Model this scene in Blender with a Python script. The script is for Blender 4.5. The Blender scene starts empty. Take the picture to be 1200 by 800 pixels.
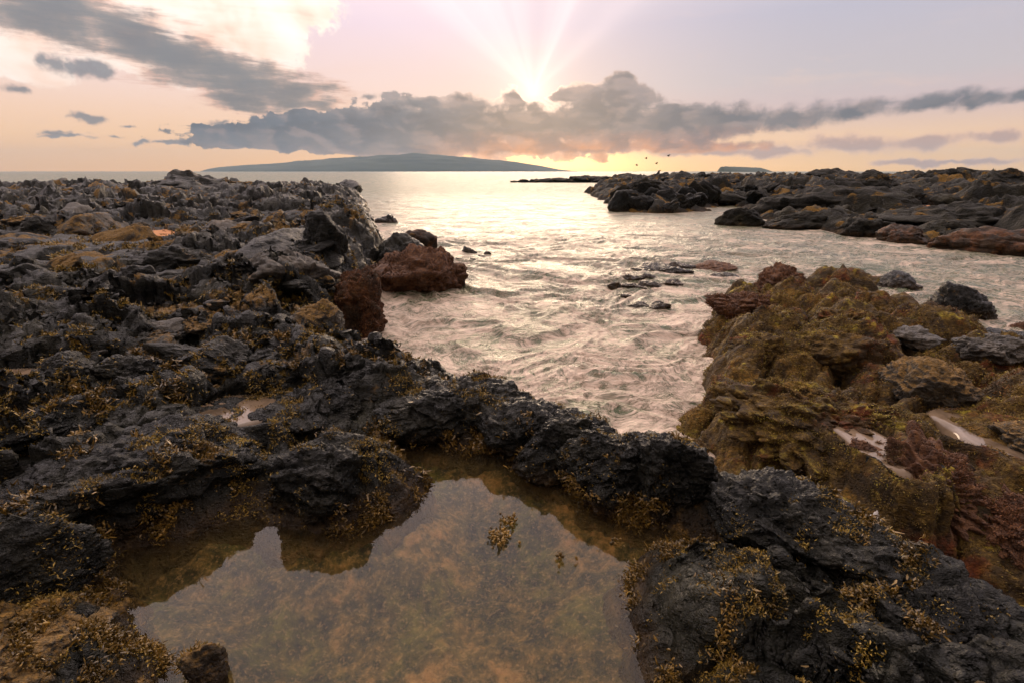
import bpy, bmesh, math
import numpy as np
from mathutils import Vector

sc = bpy.context.scene
COL = sc.collection
R = math.radians
rng = np.random.default_rng(11)

# ------------------------------------------------------------------ camera
CAM_H = 1.6
PITCH = math.atan(199.0 / 600.0)
SP, CP = math.sin(PITCH), math.cos(PITCH)
CAM = np.array([0.0, 0.0, CAM_H])
cam_d = bpy.data.cameras.new("camera")
cam_d.lens = 18.0
cam_d.sensor_width = 36.0
cam_d.clip_start = 0.05
cam_d.clip_end = 60000.0
cam = bpy.data.objects.new("camera", cam_d)
COL.objects.link(cam)
cam.location = CAM
cam.rotation_euler = (math.pi / 2 - PITCH, 0, 0)
sc.camera = cam


def ray(u, v):
    a, b = (u - 600.0) / 600.0, (400.0 - v) / 600.0
    return np.array([a, CP + b * SP, -SP + b * CP])


def at(u, v, z=0.0):
    d = ray(u, v)
    t = (z - CAM_H) / d[2]
    return CAM + d * t


def azel(u, v):
    d = ray(u, v)
    return math.degrees(math.atan2(d[0], d[1])), math.degrees(math.atan2(d[2], math.hypot(d[0], d[1])))


# ------------------------------------------------------------------ numpy noise
def _h(ix, iy, iz, seed):
    with np.errstate(over="ignore"):
        n = (ix.astype(np.uint32) * np.uint32(374761393) + iy.astype(np.uint32) * np.uint32(668265263)
             + iz.astype(np.uint32) * np.uint32(2147483647) + np.uint32(seed * 144665 + 1013))
        n = (n ^ (n >> np.uint32(13))) * np.uint32(1274126177)
        n = (n ^ (n >> np.uint32(16))) * np.uint32(2246822519)
        return n ^ (n >> np.uint32(15))


def hf(ix, iy, iz, seed):
    return _h(ix, iy, iz, seed).astype(np.float32) * np.float32(1.0 / 4294967295.0)


_Z = np.zeros(1, np.int64)


def n2(x, y, seed=0):
    """smooth noise in -1..1"""
    ix = np.floor(x).astype(np.int64); iy = np.floor(y).astype(np.int64)
    fx = (x - ix).astype(np.float32); fy = (y - iy).astype(np.float32)
    u = fx * fx * fx * (fx * (fx * 6 - 15) + 10); w = fy * fy * fy * (fy * (fy * 6 - 15) + 10)

    def g(dx, dy):
        a = hf(ix + dx, iy + dy, _Z, seed) * np.float32(6.2831853)
        return np.cos(a) * (fx - dx) + np.sin(a) * (fy - dy)
    a = g(0, 0); b = g(1, 0); c = g(0, 1); d = g(1, 1)
    return ((a + (b - a) * u) * (1 - w) + (c + (d - c) * u) * w) * 1.5


def n3(x, y, z, seed=0):
    ix = np.floor(x).astype(np.int64); iy = np.floor(y).astype(np.int64); iz = np.floor(z).astype(np.int64)
    fx = (x - ix).astype(np.float32); fy = (y - iy).astype(np.float32); fz = (z - iz).astype(np.float32)
    u = fx * fx * (3 - 2 * fx); w = fy * fy * (3 - 2 * fy); t = fz * fz * (3 - 2 * fz)
    out = 0
    for dz in (0, 1):
        for dy in (0, 1):
            for dx in (0, 1):
                hh = _h(ix + dx, iy + dy, iz + dz, seed)
                gx = (hh & np.uint32(1023)).astype(np.float32) / 511.5 - 1
                gy = ((hh >> np.uint32(10)) & np.uint32(1023)).astype(np.float32) / 511.5 - 1
                gz = ((hh >> np.uint32(20)) & np.uint32(1023)).astype(np.float32) / 511.5 - 1
                k = (u if dx else 1 - u) * (w if dy else 1 - w) * (t if dz else 1 - t)
                out = out + k * (gx * (fx - dx) + gy * (fy - dy) + gz * (fz - dz))
    return out * 1.3


def fbm2(x, y, oct=4, seed=0, gain=0.5):
    s, a, f = 0, 1.0, 1.0
    for k in range(oct):
        s = s + a * n2(x * f + 17.3 * k, y * f - 9.1 * k, seed + k)
        a *= gain; f *= 2.03
    return s


def fbm3(x, y, z, oct=3, seed=0, gain=0.5):
    s, a, f = 0, 1.0, 1.0
    for k in range(oct):
        s = s + a * n3(x * f + 7.3 * k, y * f - 3.1 * k, z * f + 5.7 * k, seed + k)
        a *= gain; f *= 2.03
    return s


def sst(a, b, x):
    t = np.clip((x - a) / (b - a), 0, 1)
    return t * t * (3 - 2 * t)


def cells(x, y, seed, jit=0.85):
    """Worley: F1, F2, and for the nearest cell its height hash and tilt"""
    ix = np.floor(x).astype(np.int64); iy = np.floor(y).astype(np.int64)
    F1 = np.full(x.shape, 9.0, np.float32); F2 = F1.copy()
    H = np.zeros(x.shape, np.float32); T = H.copy()
    for dy in (-1, 0, 1):
        for dx in (-1, 0, 1):
            cx, cy = ix + dx, iy + dy
            px = cx + 0.5 + (hf(cx, cy, _Z, seed) - 0.5) * jit
            py = cy + 0.5 + (hf(cx, cy, _Z, seed + 1) - 0.5) * jit
            ddx = (x - px).astype(np.float32); ddy = (y - py).astype(np.float32)
            d = ddx * ddx + ddy * ddy
            a = hf(cx, cy, _Z, seed + 2) * np.float32(6.2831853)
            near = d < F1
            F2 = np.where(near, F1, np.minimum(F2, d))
            tilt = np.cos(a) * ddx + np.sin(a) * ddy
            H = np.where(near, hf(cx, cy, _Z, seed + 3), H)
            T = np.where(near, tilt, T)
            F1 = np.where(near, d, F1)
    return np.sqrt(F1), np.sqrt(F2), H, T


def slabby(x, y, s, seed):
    """tilted blocks of about s metres with cracks between them, roughly -0.5..0.8"""
    wx = n2(x / s * 0.8, y / s * 0.8, seed + 50) * 0.45
    wy = n2(x / s * 0.8 + 31, y / s * 0.8 + 7, seed + 51) * 0.45
    F1, F2, H, T = cells(x / s + wx, y / s + wy, seed)
    crack = sst(0.0, 0.15, F2 - F1)
    return (0.75 * H + 0.95 * T + 0.20 * (1 - F1 * F1)) * (.45 + .55 * crack) - 0.30


def domes(x, y, s, seed):
    wx = n2(x / s * 0.9, y / s * 0.9, seed + 50) * 0.3
    wy = n2(x / s * 0.9 + 31, y / s * 0.9 + 7, seed + 51) * 0.3
    F1, F2, H, T = cells(x / s + wx, y / s + wy, seed)
    return np.sqrt(np.clip(F2 - F1, 0, 1)) * (0.55 + 0.6 * H) - 0.3


def chips3(x, y, z, seed):
    """angular chips in space: tilted facets with cracks between, about -0.5..0.5"""
    ix = np.floor(x).astype(np.int64); iy = np.floor(y).astype(np.int64); iz = np.floor(z).astype(np.int64)
    F1 = np.full(x.shape, 9.0, np.float32); F2 = F1.copy(); H = np.zeros(x.shape, np.float32)
    for dz in (-1, 0, 1):
        for dy in (-1, 0, 1):
            for dx in (-1, 0, 1):
                hh = _h(ix + dx, iy + dy, iz + dz, seed)
                ddx = (x - (ix + dx) - (hh & np.uint32(255)).astype(np.float32) / 255).astype(np.float32)
                ddy = (y - (iy + dy) - ((hh >> np.uint32(8)) & np.uint32(255)).astype(np.float32) / 255).astype(np.float32)
                ddz = (z - (iz + dz) - ((hh >> np.uint32(16)) & np.uint32(255)).astype(np.float32) / 255).astype(np.float32)
                d = ddx * ddx + ddy * ddy + ddz * ddz
                a = (hh >> np.uint32(22)).astype(np.float32) * np.float32(6.2831853 / 1023)
                v = ((hh >> np.uint32(4)) & np.uint32(255)).astype(np.float32) / 255 - .5 + .9 * (np.cos(a) * ddx + np.sin(a) * ddz + np.sin(a * 3) * .6 * ddy)
                near = d < F1
                F2 = np.where(near, F1, np.minimum(F2, d)); H = np.where(near, v, H); F1 = np.where(near, d, F1)
    e = np.sqrt(F2) - np.sqrt(F1)
    return H * .8 - .35 * (1 - sst(0, .16, e))


def sdf(poly, x, y):
    """signed distance to a closed polygon, positive inside"""
    P = np.asarray(poly, np.float64)[:, :2]
    best = np.full(x.shape, 1e18); ins = np.zeros(x.shape, bool)
    n = len(P)
    for i in range(n):
        ax, ay = P[i]; bx, by = P[(i + 1) % n]
        ex, ey = bx - ax, by - ay
        wx, wy = x - ax, y - ay
        t = np.clip((wx * ex + wy * ey) / (ex * ex + ey * ey + 1e-12), 0, 1)
        dx, dy = wx - ex * t, wy - ey * t
        best = np.minimum(best, dx * dx + dy * dy)
        c = (ay > y) != (by > y)
        with np.errstate(divide="ignore", invalid="ignore"):
            xi = ax + (y - ay) * ex / (ey if ey != 0 else 1e-12)
        ins ^= c & (x < xi)
    d = np.sqrt(best)
    return np.where(ins, d, -d)


def idw(ctrl, x, y, p=3.0):
    num = 0; den = 0
    for cx, cy, cz in ctrl:
        # distances relative to range, so that far control points reach farther
        sc_ = 0.35 + 0.12 * math.hypot(cx, cy)
        d2 = ((x - cx) ** 2 + (y - cy) ** 2) / (sc_ * sc_) + 0.02
        w = d2 ** (-p / 2)
        num = num + w * cz; den = den + w
    return num / den


# ------------------------------------------------------------------ layout (ground outlines)
def pz(pts, z=0.0):
    return [tuple(at(u, v, z)[:2]) for u, v in pts]


# shelf on the near and left side, with the ridge that dams the tide pool and the slab at lower right
LAND_A = ([(-60, 36), (-22, 36)] + pz([(425, 233), (430, 246), (432, 262), (446, 276), (452, 300), (446, 320), (438, 338), (424, 362),
          (404, 392), (402, 405), (430, 432), (480, 446), (520, 458), (600, 480), (660, 505), (700, 522), (760, 545), (812, 556), (850, 580), (905, 610), (960, 640), (1020, 668),
          (1110, 712), (1230, 760)]) + [(3.2, 0.6), (0, -0.4), (-3, -0.4), (-60, 0)])
# the tide pool: water inside the shelf
POOL = pz([(152, 640), (185, 632), (225, 622), (262, 606), (310, 594), (345, 606), (372, 622), (420, 606), (455, 602), (472, 588), (478, 566), (468, 545), (462, 522), (480, 512),
           (520, 524), (560, 527), (600, 536), (640, 548), (668, 566), (700, 588), (735, 604), (775, 610), (815, 618), (838, 640), (842, 655), (800, 652),
           (762, 660), (752, 680), (748, 715), (768, 760), (800, 830), (860, 1000), (300, 1000), (150, 850), (165, 790), (150, 735), (118, 708), (112, 690), (128, 660)], 0.03)
# mossy outcrop on the right of the channel
LAND_B = pz([(838, 366), (826, 384), (824, 402), (828, 430), (820, 465), (800, 515), (835, 575), (905, 622), (960, 655), (1020, 685), (1110, 735), (1250, 790)]) + \
    [(4.5, 1.2), (6.5, 2.5), (6.2, 3.6)] + pz([(1215, 428), (1165, 414), (1122, 394), (1062, 371), (1000, 361), (905, 353), (850, 356)])
# headland across the bay
LAND_C = pz([(722, 246), (750, 250), (790, 250), (833, 248), (842, 241), (872, 243), (890, 254), (905, 263), (960, 270), (1010, 277), (1085, 286), (1130, 293), (1200, 299), (1420, 330)]) + \
    [(45, 14), (60, 60), (30, 66), (21, 66), (14, 60)] + pz([(690, 226), (700, 233)])

CT_A = [(-1.9, 6.6, .80), (-2.0, 5.4, .62), (-2.3, 8.6, .82), (-3.4, 7.5, .66), (-2.6, 4.1, .36), (-1.3, 3.55, .30), (-.6, 3.3, .27), (0, 3.05, .25), (.5, 2.85, .24), (.95, 2.5, .26),
        (1.2, 2.1, .22), (1.5, 1.8, .22), (1.9, 1.5, .20), (1.2, 1.35, .14), (.8, 1.6, .16), (-1.0, 2.5, .15), (-1.6, 2.4, .14), (-2.2, 2.5, .22), (-1.7, 3.0, .20), (-2.9, 3.2, .30), (-4, 4.2, .42),
        (-5, 6.2, .55), (-8, 10, .68), (-4.5, 12, .70), (-6, 18, .72), (-9.5, 29, .62), (-10, 20, .72), (-20, 20, .74), (-30, 30, .7), (-25, 12, .75), (-1.35, 1.5, .14), (-1.1, 1.1, .10), (-2.2, 1.6, .22), (-5, 2.5, .5)]
CT_B0 = [(1.6, 5.6, .42), (2.4, 6.0, .46), (3.3, 5.6, .45), (4.3, 5.0, .32), (1.45, 4.6, .45), (1.9, 3.6, .52), (1.5, 2.9, .40), (2.6, 4.2, .48), (2.5, 3.2, .42), (3.1, 3.3, .30), (2.0, 2.6, .18), (2.0, 2.2, .42),
        (2.8, 2.2, .34), (1.8, 1.8, .16), (2.4, 1.6, .24), (4, 3, .4), (1.2, 2.45, .15), (3.6, 4.2, .36)]
CT_B = [(a, b, c - .17) for a, b, c in CT_B0]
CT_C0 = [(4.5, 22, .25), (7, 22, .35), (6, 35, 1.0), (9, 40, 1.1), (9, 22, .4), (10, 18, .35), (12, 17, .6), (9, 15, .2), (14, 14, .55), (14, 20, .9), (18, 30, 1.35), (25, 30, 1.5), (22, 20, 1.15), (30, 20, 1.4), (13, 11.8, .4),
        (18, 12, .75), (40, 40, 1.6), (20, 55, 1.4), (28, 12, 1.2), (14, 30, 1.2)]

CT_C = [(a, b, c * (.46 if a < 12 else .58)) for a, b, c in CT_C0]
# shallow hollows on the rock that hold water or sand: (pixel u, v, level, radius across, radius in depth, kind)
HOLLOWS = [("puddle", 278, 478, .25, .27, .24), ("puddle", 8, 440, .40, .20, .13), ("puddle", 10, 613, .10, .26, .13), ("puddle", 22, 552, .16, .22, .10),
           ("rock_pool", 1014, 514, .32, .11, .30), ("rock_pool", 1166, 506, .30, .22, .30), ("sand", 95, 285, .68, 1.0, 1.5), ("sand", 192, 271, .72, .7, 1.3), ("sand", 1085, 241, .45, .9, 1.5)]
HOL = []
for kind, u, v, zl, rx, ry in HOLLOWS:
    p = at(u, v, zl)
    HOL.append((kind, p[0], p[1], zl, rx, ry))


def profile(d, H, steep, depth=0.5):
    up = 1 - np.exp(-np.clip(d, 0, None) / steep)
    return np.where(d > 0, H * up, np.maximum(d * 1.6, -depth))


def base_A(x, y):
    d = sdf(LAND_A, x, y); p = sdf(POOL, x, y)
    r = np.hypot(x, y)
    w = np.clip(r / 6, .25, 1.6)
    d = d + n2(x * 2.3, y * 2.3, 5) * 0.07 * w + n2(x * 6, y * 6, 6) * 0.03
    p = p + n2(x * 3.1, y * 3.1, 7) * 0.05 + n2(x * 9, y * 9, 8) * 0.022
    H = idw(CT_A, x, y)
    cliff = sst(4.3, 5.4, y)
    z = profile(d, H, 0.16 + 0.30 * (1 - cliff) * 0 + 0.5 * sst(9, 14, r))
    zp = profile(-p, H, 0.16) + 0.03
    z = np.minimum(z, np.where(p > -1.2, np.where(p > 0, -0.3 * sst(0, .25, p) + .03, zp), z))
    return z, np.minimum(d, -p)


def base_B(x, y):
    d = sdf(LAND_B, x, y) + n2(x * 2.7, y * 2.7, 15) * 0.07 + n2(x * 7, y * 7, 16) * 0.03
    return profile(d, idw(CT_B, x, y), 0.14), d


def base_C(x, y):
    d = sdf(LAND_C, x, y) + n2(x * .5, y * .5, 25) * 0.5 + n2(x * 1.7, y * 1.7, 26) * 0.25
    return profile(d, idw(CT_C, x, y), 0.7), d


def hollow(x, y, z, rough):
    """press the hollows into the surface, leaving an uneven rim"""
    for kind, cx, cy, zl, rx, ry in HOL:
        q = np.sqrt(((x - cx) / rx) ** 2 + ((y - cy) / ry) ** 2) + 0.35 * n2((x - cx) / rx * 1.7, (y - cy) / ry * 1.7, 61)
        k = 1 - sst(0.75, 1.5, q)
        if np.any(k > 0):
            tgt = zl - 0.04 + rough * (.25 if kind != "sand" else .32)
            z = z + (np.minimum(tgt, z) - z) * k
            k2 = np.exp(-((q - 1.45) / .32) ** 2)
            z = z + np.clip(zl + .035 - z, 0, 1) * k2
    return z


def relief(x, y, kind):
    if kind == "mossy":
        h = 0.46 * domes(x, y, .58, 101) + 0.10 * domes(x, y, .26, 105) + .035 * domes(x, y, .10, 108) + 0.03 * fbm2(x * 9, y * 9, 3, 112)
        return h
    if kind == "far":
        return .60 * slabby(x, y * .8, 3.0, 201) + .24 * slabby(x, y, 1.2, 205) + .09 * slabby(x, y, .5, 209) + .10 * fbm2(x * 2.2, y * 2.2, 4, 213)
    r = np.hypot(x, y)
    far = sst(5, 15, r)
    near = 1 - sst(2.6, 5.0, r)
    h = (0.24 + .18 * far - .12 * near) * slabby(x * .8, y, 1.05, 121) + (.11 + .02 * far - .02 * near) * slabby(x * .9 + y * .25, y, .42, 125)
    h = h + .055 * slabby(x + .3 * y, y * 1.2, .17, 129) + .020 * slabby(x, y, .066, 133)
    h = h + .13 * (1 - near) * domes(x, y, .75, 141)
    # flow ridges on the slab at the lower right
    c = x * .9 + y * .45; l = -x * .45 + y * .9
    sl = sst(.35, .8, x) * (1 - sst(2.3, 3.0, y))
    h = h + sl * .075 * (.55 - np.abs(fbm2(c * 5.5 + .4 * l, l * 1.1, 3, 147)))
    rid = 1 - np.abs(fbm2(x * 4.5 + .8 * y, y * 7, 3, 137))
    h = h + .035 * (rid - .6)
    return h


# ------------------------------------------------------------------ mesh helpers
def mesh_from(name, V, F, attrs=None, smooth=True):
    """V (n,3), F (m,3|4) -> mesh datablock"""
    V = np.ascontiguousarray(V, np.float32); F = np.ascontiguousarray(F, np.int32)
    me = bpy.data.meshes.new(name)
    k = F.shape[1]
    me.vertices.add(len(V)); me.vertices.foreach_set("co", V.ravel())
    me.loops.add(F.size); me.loops.foreach_set("vertex_index", F.ravel())
    me.polygons.add(len(F)); me.polygons.foreach_set("loop_start", np.arange(0, F.size, k, dtype=np.int32))
    for an, a in (attrs or {}).items():
        if a.ndim == 2:
            at_ = me.attributes.new(an, "FLOAT_COLOR", "POINT")
            at_.data.foreach_set("color", np.ascontiguousarray(a, np.float32).ravel())
        else:
            at_ = me.attributes.new(an, "FLOAT", "POINT")
            at_.data.foreach_set("value", np.ascontiguousarray(a, np.float32))
    me.update(calc_edges=True)
    me.polygons.foreach_set("use_smooth", np.full(len(F), smooth, bool))
    me.validate()
    return me


def link(name, me, mat=None, label=None, cat=None, group=None, kind=None, loc=None, parent=None):
    o = bpy.data.objects.new(name, me)
    COL.objects.link(o)
    if mat is not None and me is not None and not me.materials:
        me.materials.append(mat)
    if label: o["label"] = label
    if cat: o["category"] = cat
    if group: o["group"] = group
    if kind: o["kind"] = kind
    if loc is not None: o.location = loc
    if parent is not None: o.parent = parent
    return o


def polar(th0, th1, nt, rs):
    th = np.linspace(R(th0), R(th1), nt)
    RR, TT = np.meshgrid(rs, th, indexing="ij")
    return RR * np.sin(TT), RR * np.cos(TT)


def grid_faces(nr, nt):
    i = np.arange(nr * nt).reshape(nr, nt)
    return np.stack([i[:-1, :-1].ravel(), i[:-1, 1:].ravel(), i[1:, 1:].ravel(), i[1:, :-1].ravel()], 1)


def compact(V, F, keepv, attrs):
    F = F[keepv[F].any(1)]
    used = np.zeros(len(V), bool); used[F.ravel()] = True
    idx = np.cumsum(used) - 1
    return V[used], idx[F], {k: a[used] for k, a in attrs.items()}


def grid_normals(X, Y, Z):
    P = np.stack([X, Y, Z], -1)
    du = np.gradient(P, axis=0); dv = np.gradient(P, axis=1)
    n = np.cross(dv, du)
    n /= np.linalg.norm(n, axis=-1, keepdims=True) + 1e-12
    n[n[..., 2] < 0] *= -1
    return n


def log_rows(r0, r1, step):
    n = int(math.log(r1 / r0) / step)
    return r0 * np.exp(np.linspace(0, math.log(r1 / r0), n))


NEAR_PTS = []      # (points, normals, weight) on the near rocks: where seaweed can grow


def terrain(name, th0, th1, nt, rs, base, kind, zmin, d3, d3s):
    X, Y = polar(th0, th1, nt, rs)
    z0, d = base(X, Y)
    rel = relief(X, Y, kind)
    amp = sst(-.25, .45, d) if kind != "far" else sst(-.8, 1.6, d)
    Z = z0 + rel * (0.30 + 0.70 * amp) * sst(-.6, 0.0, d)
    if kind != "far":
        Z = hollow(X, Y, Z, rel)
    else:
        Z = hollow(X, Y, Z, rel * .4)
    n = grid_normals(X, Y, Z)
    a3 = fbm3(X / d3s, Y / d3s, Z / d3s, 3, 71)
    b3 = n3(X / d3s * .6, Y / d3s * .6, Z / d3s * .6 + 4, 77)
    D = d3 * (a3 * .8 + b3) * sst(-.1, .15, d)
    r_far = np.hypot(X, Y)
    msk = (r_far > 3.2) & (d > -.3) & (n[..., 2] < .86)
    if kind == "lava" and msk.any():
        D[msk] += .06 * chips3(X[msk] / .42, Y[msk] / .42, Z[msk] / .3, 91) + .03 * chips3(X[msk] / .17, Y[msk] / .17, Z[msk] / .14, 93)
    X2, Y2, Z2 = X + n[..., 0] * D * 1.3, Y + n[..., 1] * D * 1.3, Z + n[..., 2] * D * .8
    V = np.stack([X2, Y2, Z2], -1).reshape(-1, 3)
    n2_ = grid_normals(X2, Y2, Z2).reshape(-1, 3)
    weed = (fbm2(X * 1.1, Y * 1.1, 4, 301) * .7 + .5).ravel()
    attrs = {"weed": weed, "rim": d.ravel()}
    F = grid_faces(len(rs), nt)
    V, F, attrs2 = compact(V, F, Z.ravel() > zmin, {**attrs, "nx": n2_[:, 0], "ny": n2_[:, 1], "nz": n2_[:, 2]})
    N = np.stack([attrs2.pop("nx"), attrs2.pop("ny"), attrs2.pop("nz")], 1)
    return V, F, attrs2, N


def S(r, g, b, a=1.0):
    f = lambda c: (c / 12.92 if c <= .04045 else ((c + .055) / 1.055) ** 2.4)
    return (f(r / 255), f(g / 255), f(b / 255), a)


# ------------------------------------------------------------------ node helpers
class NT:
    def __init__(self, tree):
        self.t = tree; self.n = tree.nodes; self.l = tree.links

    def put(self, sock, v):
        if hasattr(v, "links") or isinstance(v, bpy.types.NodeSocket): self.l.new(v, sock)
        else:
            try: sock.default_value = v
            except Exception: sock.default_value = tuple(v)[:3]

    def new(self, typ, **kw):
        nd = self.n.new(typ)
        for k, v in kw.items(): setattr(nd, k, v)
        return nd

    def m(self, op, a, b=None, c=None, clamp=False):
        nd = self.new("ShaderNodeMath", operation=op, use_clamp=clamp)
        for i, v in enumerate((a, b, c)):
            if v is not None: self.put(nd.inputs[i], v)
        return nd.outputs[0]

    def add(self, a, b): return self.m("ADD", a, b)
    def sub(self, a, b): return self.m("SUBTRACT", a, b)
    def mul(self, a, b, clamp=False): return self.m("MULTIPLY", a, b, clamp=clamp)

    def v(self, op, a, b=None, out=0):
        nd = self.new("ShaderNodeVectorMath", operation=op)
        self.put(nd.inputs[0], a)
        if b is not None:
            if op == "SCALE": self.put(nd.inputs[3], b)
            else: self.put(nd.inputs[1], b)
        return nd.outputs[out]

    def step(self, x, a, b, lo=0.0, hi=1.0):
        nd = self.new("ShaderNodeMapRange", interpolation_type="SMOOTHSTEP")
        self.put(nd.inputs[0], x); self.put(nd.inputs[1], a); self.put(nd.inputs[2], b); self.put(nd.inputs[3], lo); self.put(nd.inputs[4], hi)
        return nd.outputs[0]

    def lin(self, x, a, b, lo=0.0, hi=1.0):
        nd = self.new("ShaderNodeMapRange", clamp=True)
        self.put(nd.inputs[0], x); self.put(nd.inputs[1], a); self.put(nd.inputs[2], b); self.put(nd.inputs[3], lo); self.put(nd.inputs[4], hi)
        return nd.outputs[0]

    def noise(self, vec, scale, detail=4, rough=.55, dist=0.0, col=False, dims="3D"):
        nd = self.new("ShaderNodeTexNoise", noise_dimensions=dims)
        if dims == "1D": self.put(nd.inputs["W"], vec)
        else: self.put(nd.inputs["Vector"], vec)
        nd.inputs["Scale"].default_value = scale; nd.inputs["Detail"].default_value = detail
        nd.inputs["Roughness"].default_value = rough; nd.inputs["Distortion"].default_value = dist
        return nd.outputs["Color" if col else "Fac"]

    def voro(self, vec, scale, feature="F1", rand=1.0):
        nd = self.new("ShaderNodeTexVoronoi", feature=feature)
        self.put(nd.inputs["Vector"], vec); nd.inputs["Scale"].default_value = scale; nd.inputs["Randomness"].default_value = rand
        return nd.outputs["Distance"]

    def mix(self, f, a, b, mode="MIX"):
        nd = self.new("ShaderNodeMix", data_type="RGBA", blend_type=mode)
        self.put(nd.inputs[0], f); self.put(nd.inputs[6], a); self.put(nd.inputs[7], b)
        return nd.outputs[2]

    def ramp(self, f, stops, interp="LINEAR"):
        nd = self.new("ShaderNodeValToRGB")
        cr = nd.color_ramp; cr.interpolation = interp
        while len(cr.elements) < len(stops): cr.elements.new(0.5)
        for e, (p, c) in zip(cr.elements, stops): e.position = p; e.color = c
        self.put(nd.inputs[0], f)
        return nd.outputs[0]

    def attr(self, name, out="Fac"):
        nd = self.new("ShaderNodeAttribute", attribute_name=name)
        return nd.outputs[out]


def material(name):
    m = bpy.data.materials.new(name); m.use_nodes = True
    m.node_tree.nodes.clear()
    t = NT(m.node_tree)
    out = t.new("ShaderNodeOutputMaterial")
    b = t.new("ShaderNodeBsdfPrincipled")
    t.l.new(b.outputs[0], out.inputs[0])
    return m, t, b, out


def bump(t, h, strength, dist, normal=None):
    nd = t.new("ShaderNodeBump")
    nd.inputs["Strength"].default_value = strength; nd.inputs["Distance"].default_value = dist
    t.put(nd.inputs["Height"], h)
    if normal is not None: t.put(nd.inputs["Normal"], normal)
    return nd.outputs[0]


def rock_material(name, dark, mid, pale, weed=.5, rust=1.0, red=0.0, scale=1.0, moss=None, rough=(.34, .62), spec=.5):
    m, t, b, out = material(name)
    geo = t.new("ShaderNodeNewGeometry")
    pos = geo.outputs["Position"]
    sep = t.new("ShaderNodeSeparateXYZ"); t.put(sep.inputs[0], pos)
    nsep = t.new("ShaderNodeSeparateXYZ"); t.put(nsep.inputs[0], geo.outputs["Normal"])
    a = t.noise(pos, 2.2 * scale, 6, .6)
    bb = t.noise(pos, 17 * scale, 6, .65, .4)
    c = t.noise(pos, 70 * scale, 4, .6)
    pit = t.voro(pos, 42 * scale)
    pit2 = t.voro(pos, 120 * scale)
    # flow grain: noise stretched along the lava flow
    mp = t.new("ShaderNodeMapping"); t.put(mp.inputs[0], pos)
    mp.inputs["Rotation"].default_value = (0.5, 0.3, 0.55); mp.inputs["Scale"].default_value = (5 * scale, 26 * scale, 30 * scale)
    grain = t.noise(mp.outputs[0], 1.0, 5, .6, .6)
    base = t.ramp(a, [(.30, dark), (.52, mid), (.74, pale)])
    base = t.mix(t.step(bb, .48, .76, 0, .55), base, pale)
    base = t.mix(t.step(bb, .50, .28, 0, .6), base, dark)
    # salt crust and dried algae flecks
    base = t.mix(t.mul(t.step(c, .58, .75), t.step(a, .45, .65, 0, .5)), base, S(118, 112, 100))
    # brown and rusty band close above the water, with an uneven edge
    zz = t.add(sep.outputs[2], t.mul(t.sub(a, .5), .28))
    wet = t.step(zz, .17, .02)
    base = t.mix(t.mul(wet, rust * .8), base, t.ramp(bb, [(.3, S(26, 20, 13)), (.55, S(58, 44, 26)), (.75, S(98, 76, 40))]))
    # brown and green film on what lies under water
    uw = t.step(sep.outputs[2], .02, -.04)
    base = t.mix(t.mul(uw, .9), base, t.ramp(t.add(t.mul(a, .5), t.mul(bb, .5)), [(.36, S(56, 52, 28)), (.5, S(104, 88, 52)), (.64, S(168, 132, 90))]))
    # mustard turf algae in patches on faces that look up
    up = t.step(nsep.outputs[2], .25, .8)
    w = t.attr("weed")
    wn = t.noise(pos, 6.5 * scale, 5, .65)
    wm = t.mul(t.step(t.add(t.mul(w, .55), wn), 1.02 - .35 * weed, 1.16 - .35 * weed), up)
    base = t.mix(t.mul(wm, .85), base, t.ramp(c, [(.3, S(64, 50, 24)), (.5, S(112, 86, 38)), (.68, S(150, 112, 48))]))
    if red > 0:
        rn = t.noise(pos, 4.0, 4, .6)
        base = t.mix(t.step(rn, .62 - .35 * red, .78 - .35 * red, 0, .92), base, t.ramp(t.noise(pos, 24, 5, .7), [(.28, S(44, 28, 18)), (.5, S(90, 58, 34)), (.72, S(134, 92, 52))]))
    if moss:
        mn = t.noise(pos, 3.0, 5, .65)
        fine = t.noise(pos, 34, 5, .7)
        col = t.ramp(fine, [(.25, moss[0]), (.5, moss[1]), (.72, moss[2])])
        col2 = t.ramp(fine, [(.25, S(52, 26, 18)), (.5, S(98, 52, 28)), (.72, S(140, 84, 42))])
        col = t.mix(t.step(mn, .53, .66), col, col2)
        # yellow-green tops
        g = t.mul(t.step(t.noise(pos, 7, 4, .6), .52, .70), t.step(nsep.outputs[2], .45, .95))
        col = t.mix(t.mul(g, .95), col, t.ramp(fine, [(.3, S(112, 98, 28)), (.6, S(182, 164, 50))]))
        base = t.mix(t.step(t.add(wn, t.mul(a, .5)), .70, .84, 1.0, .1), base, col)
    t.put(b.inputs["Base Color"], base)
    rr = t.lin(bb, .3, .7, rough[0], rough[1])
    rr = t.add(rr, t.mul(wm, .25))
    if not moss and scale == 1.0:
        rr = t.add(rr, t.step(zz, .25, .75, 0, .25))          # dry above the splash zone
    t.put(b.inputs["Roughness"], rr)
    b.inputs["Specular IOR Level"].default_value = spec if not moss else .25
    hgt = t.add(t.mul(bb, .6), t.mul(grain, .55))
    hgt = t.add(hgt, t.mul(t.step(pit, .0, .35), .22))
    n1 = bump(t, hgt, 1.0, .045 / scale)
    h2 = t.add(t.mul(c, .7), t.mul(t.step(pit2, 0, .5), .3))
    h2 = t.add(h2, t.mul(t.noise(pos, 190 * scale, 3, .6), .35))
    nn = bump(t, h2, .7, .009 / scale, n1)
    t.put(b.inputs["Normal"], nn)
    return m


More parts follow.
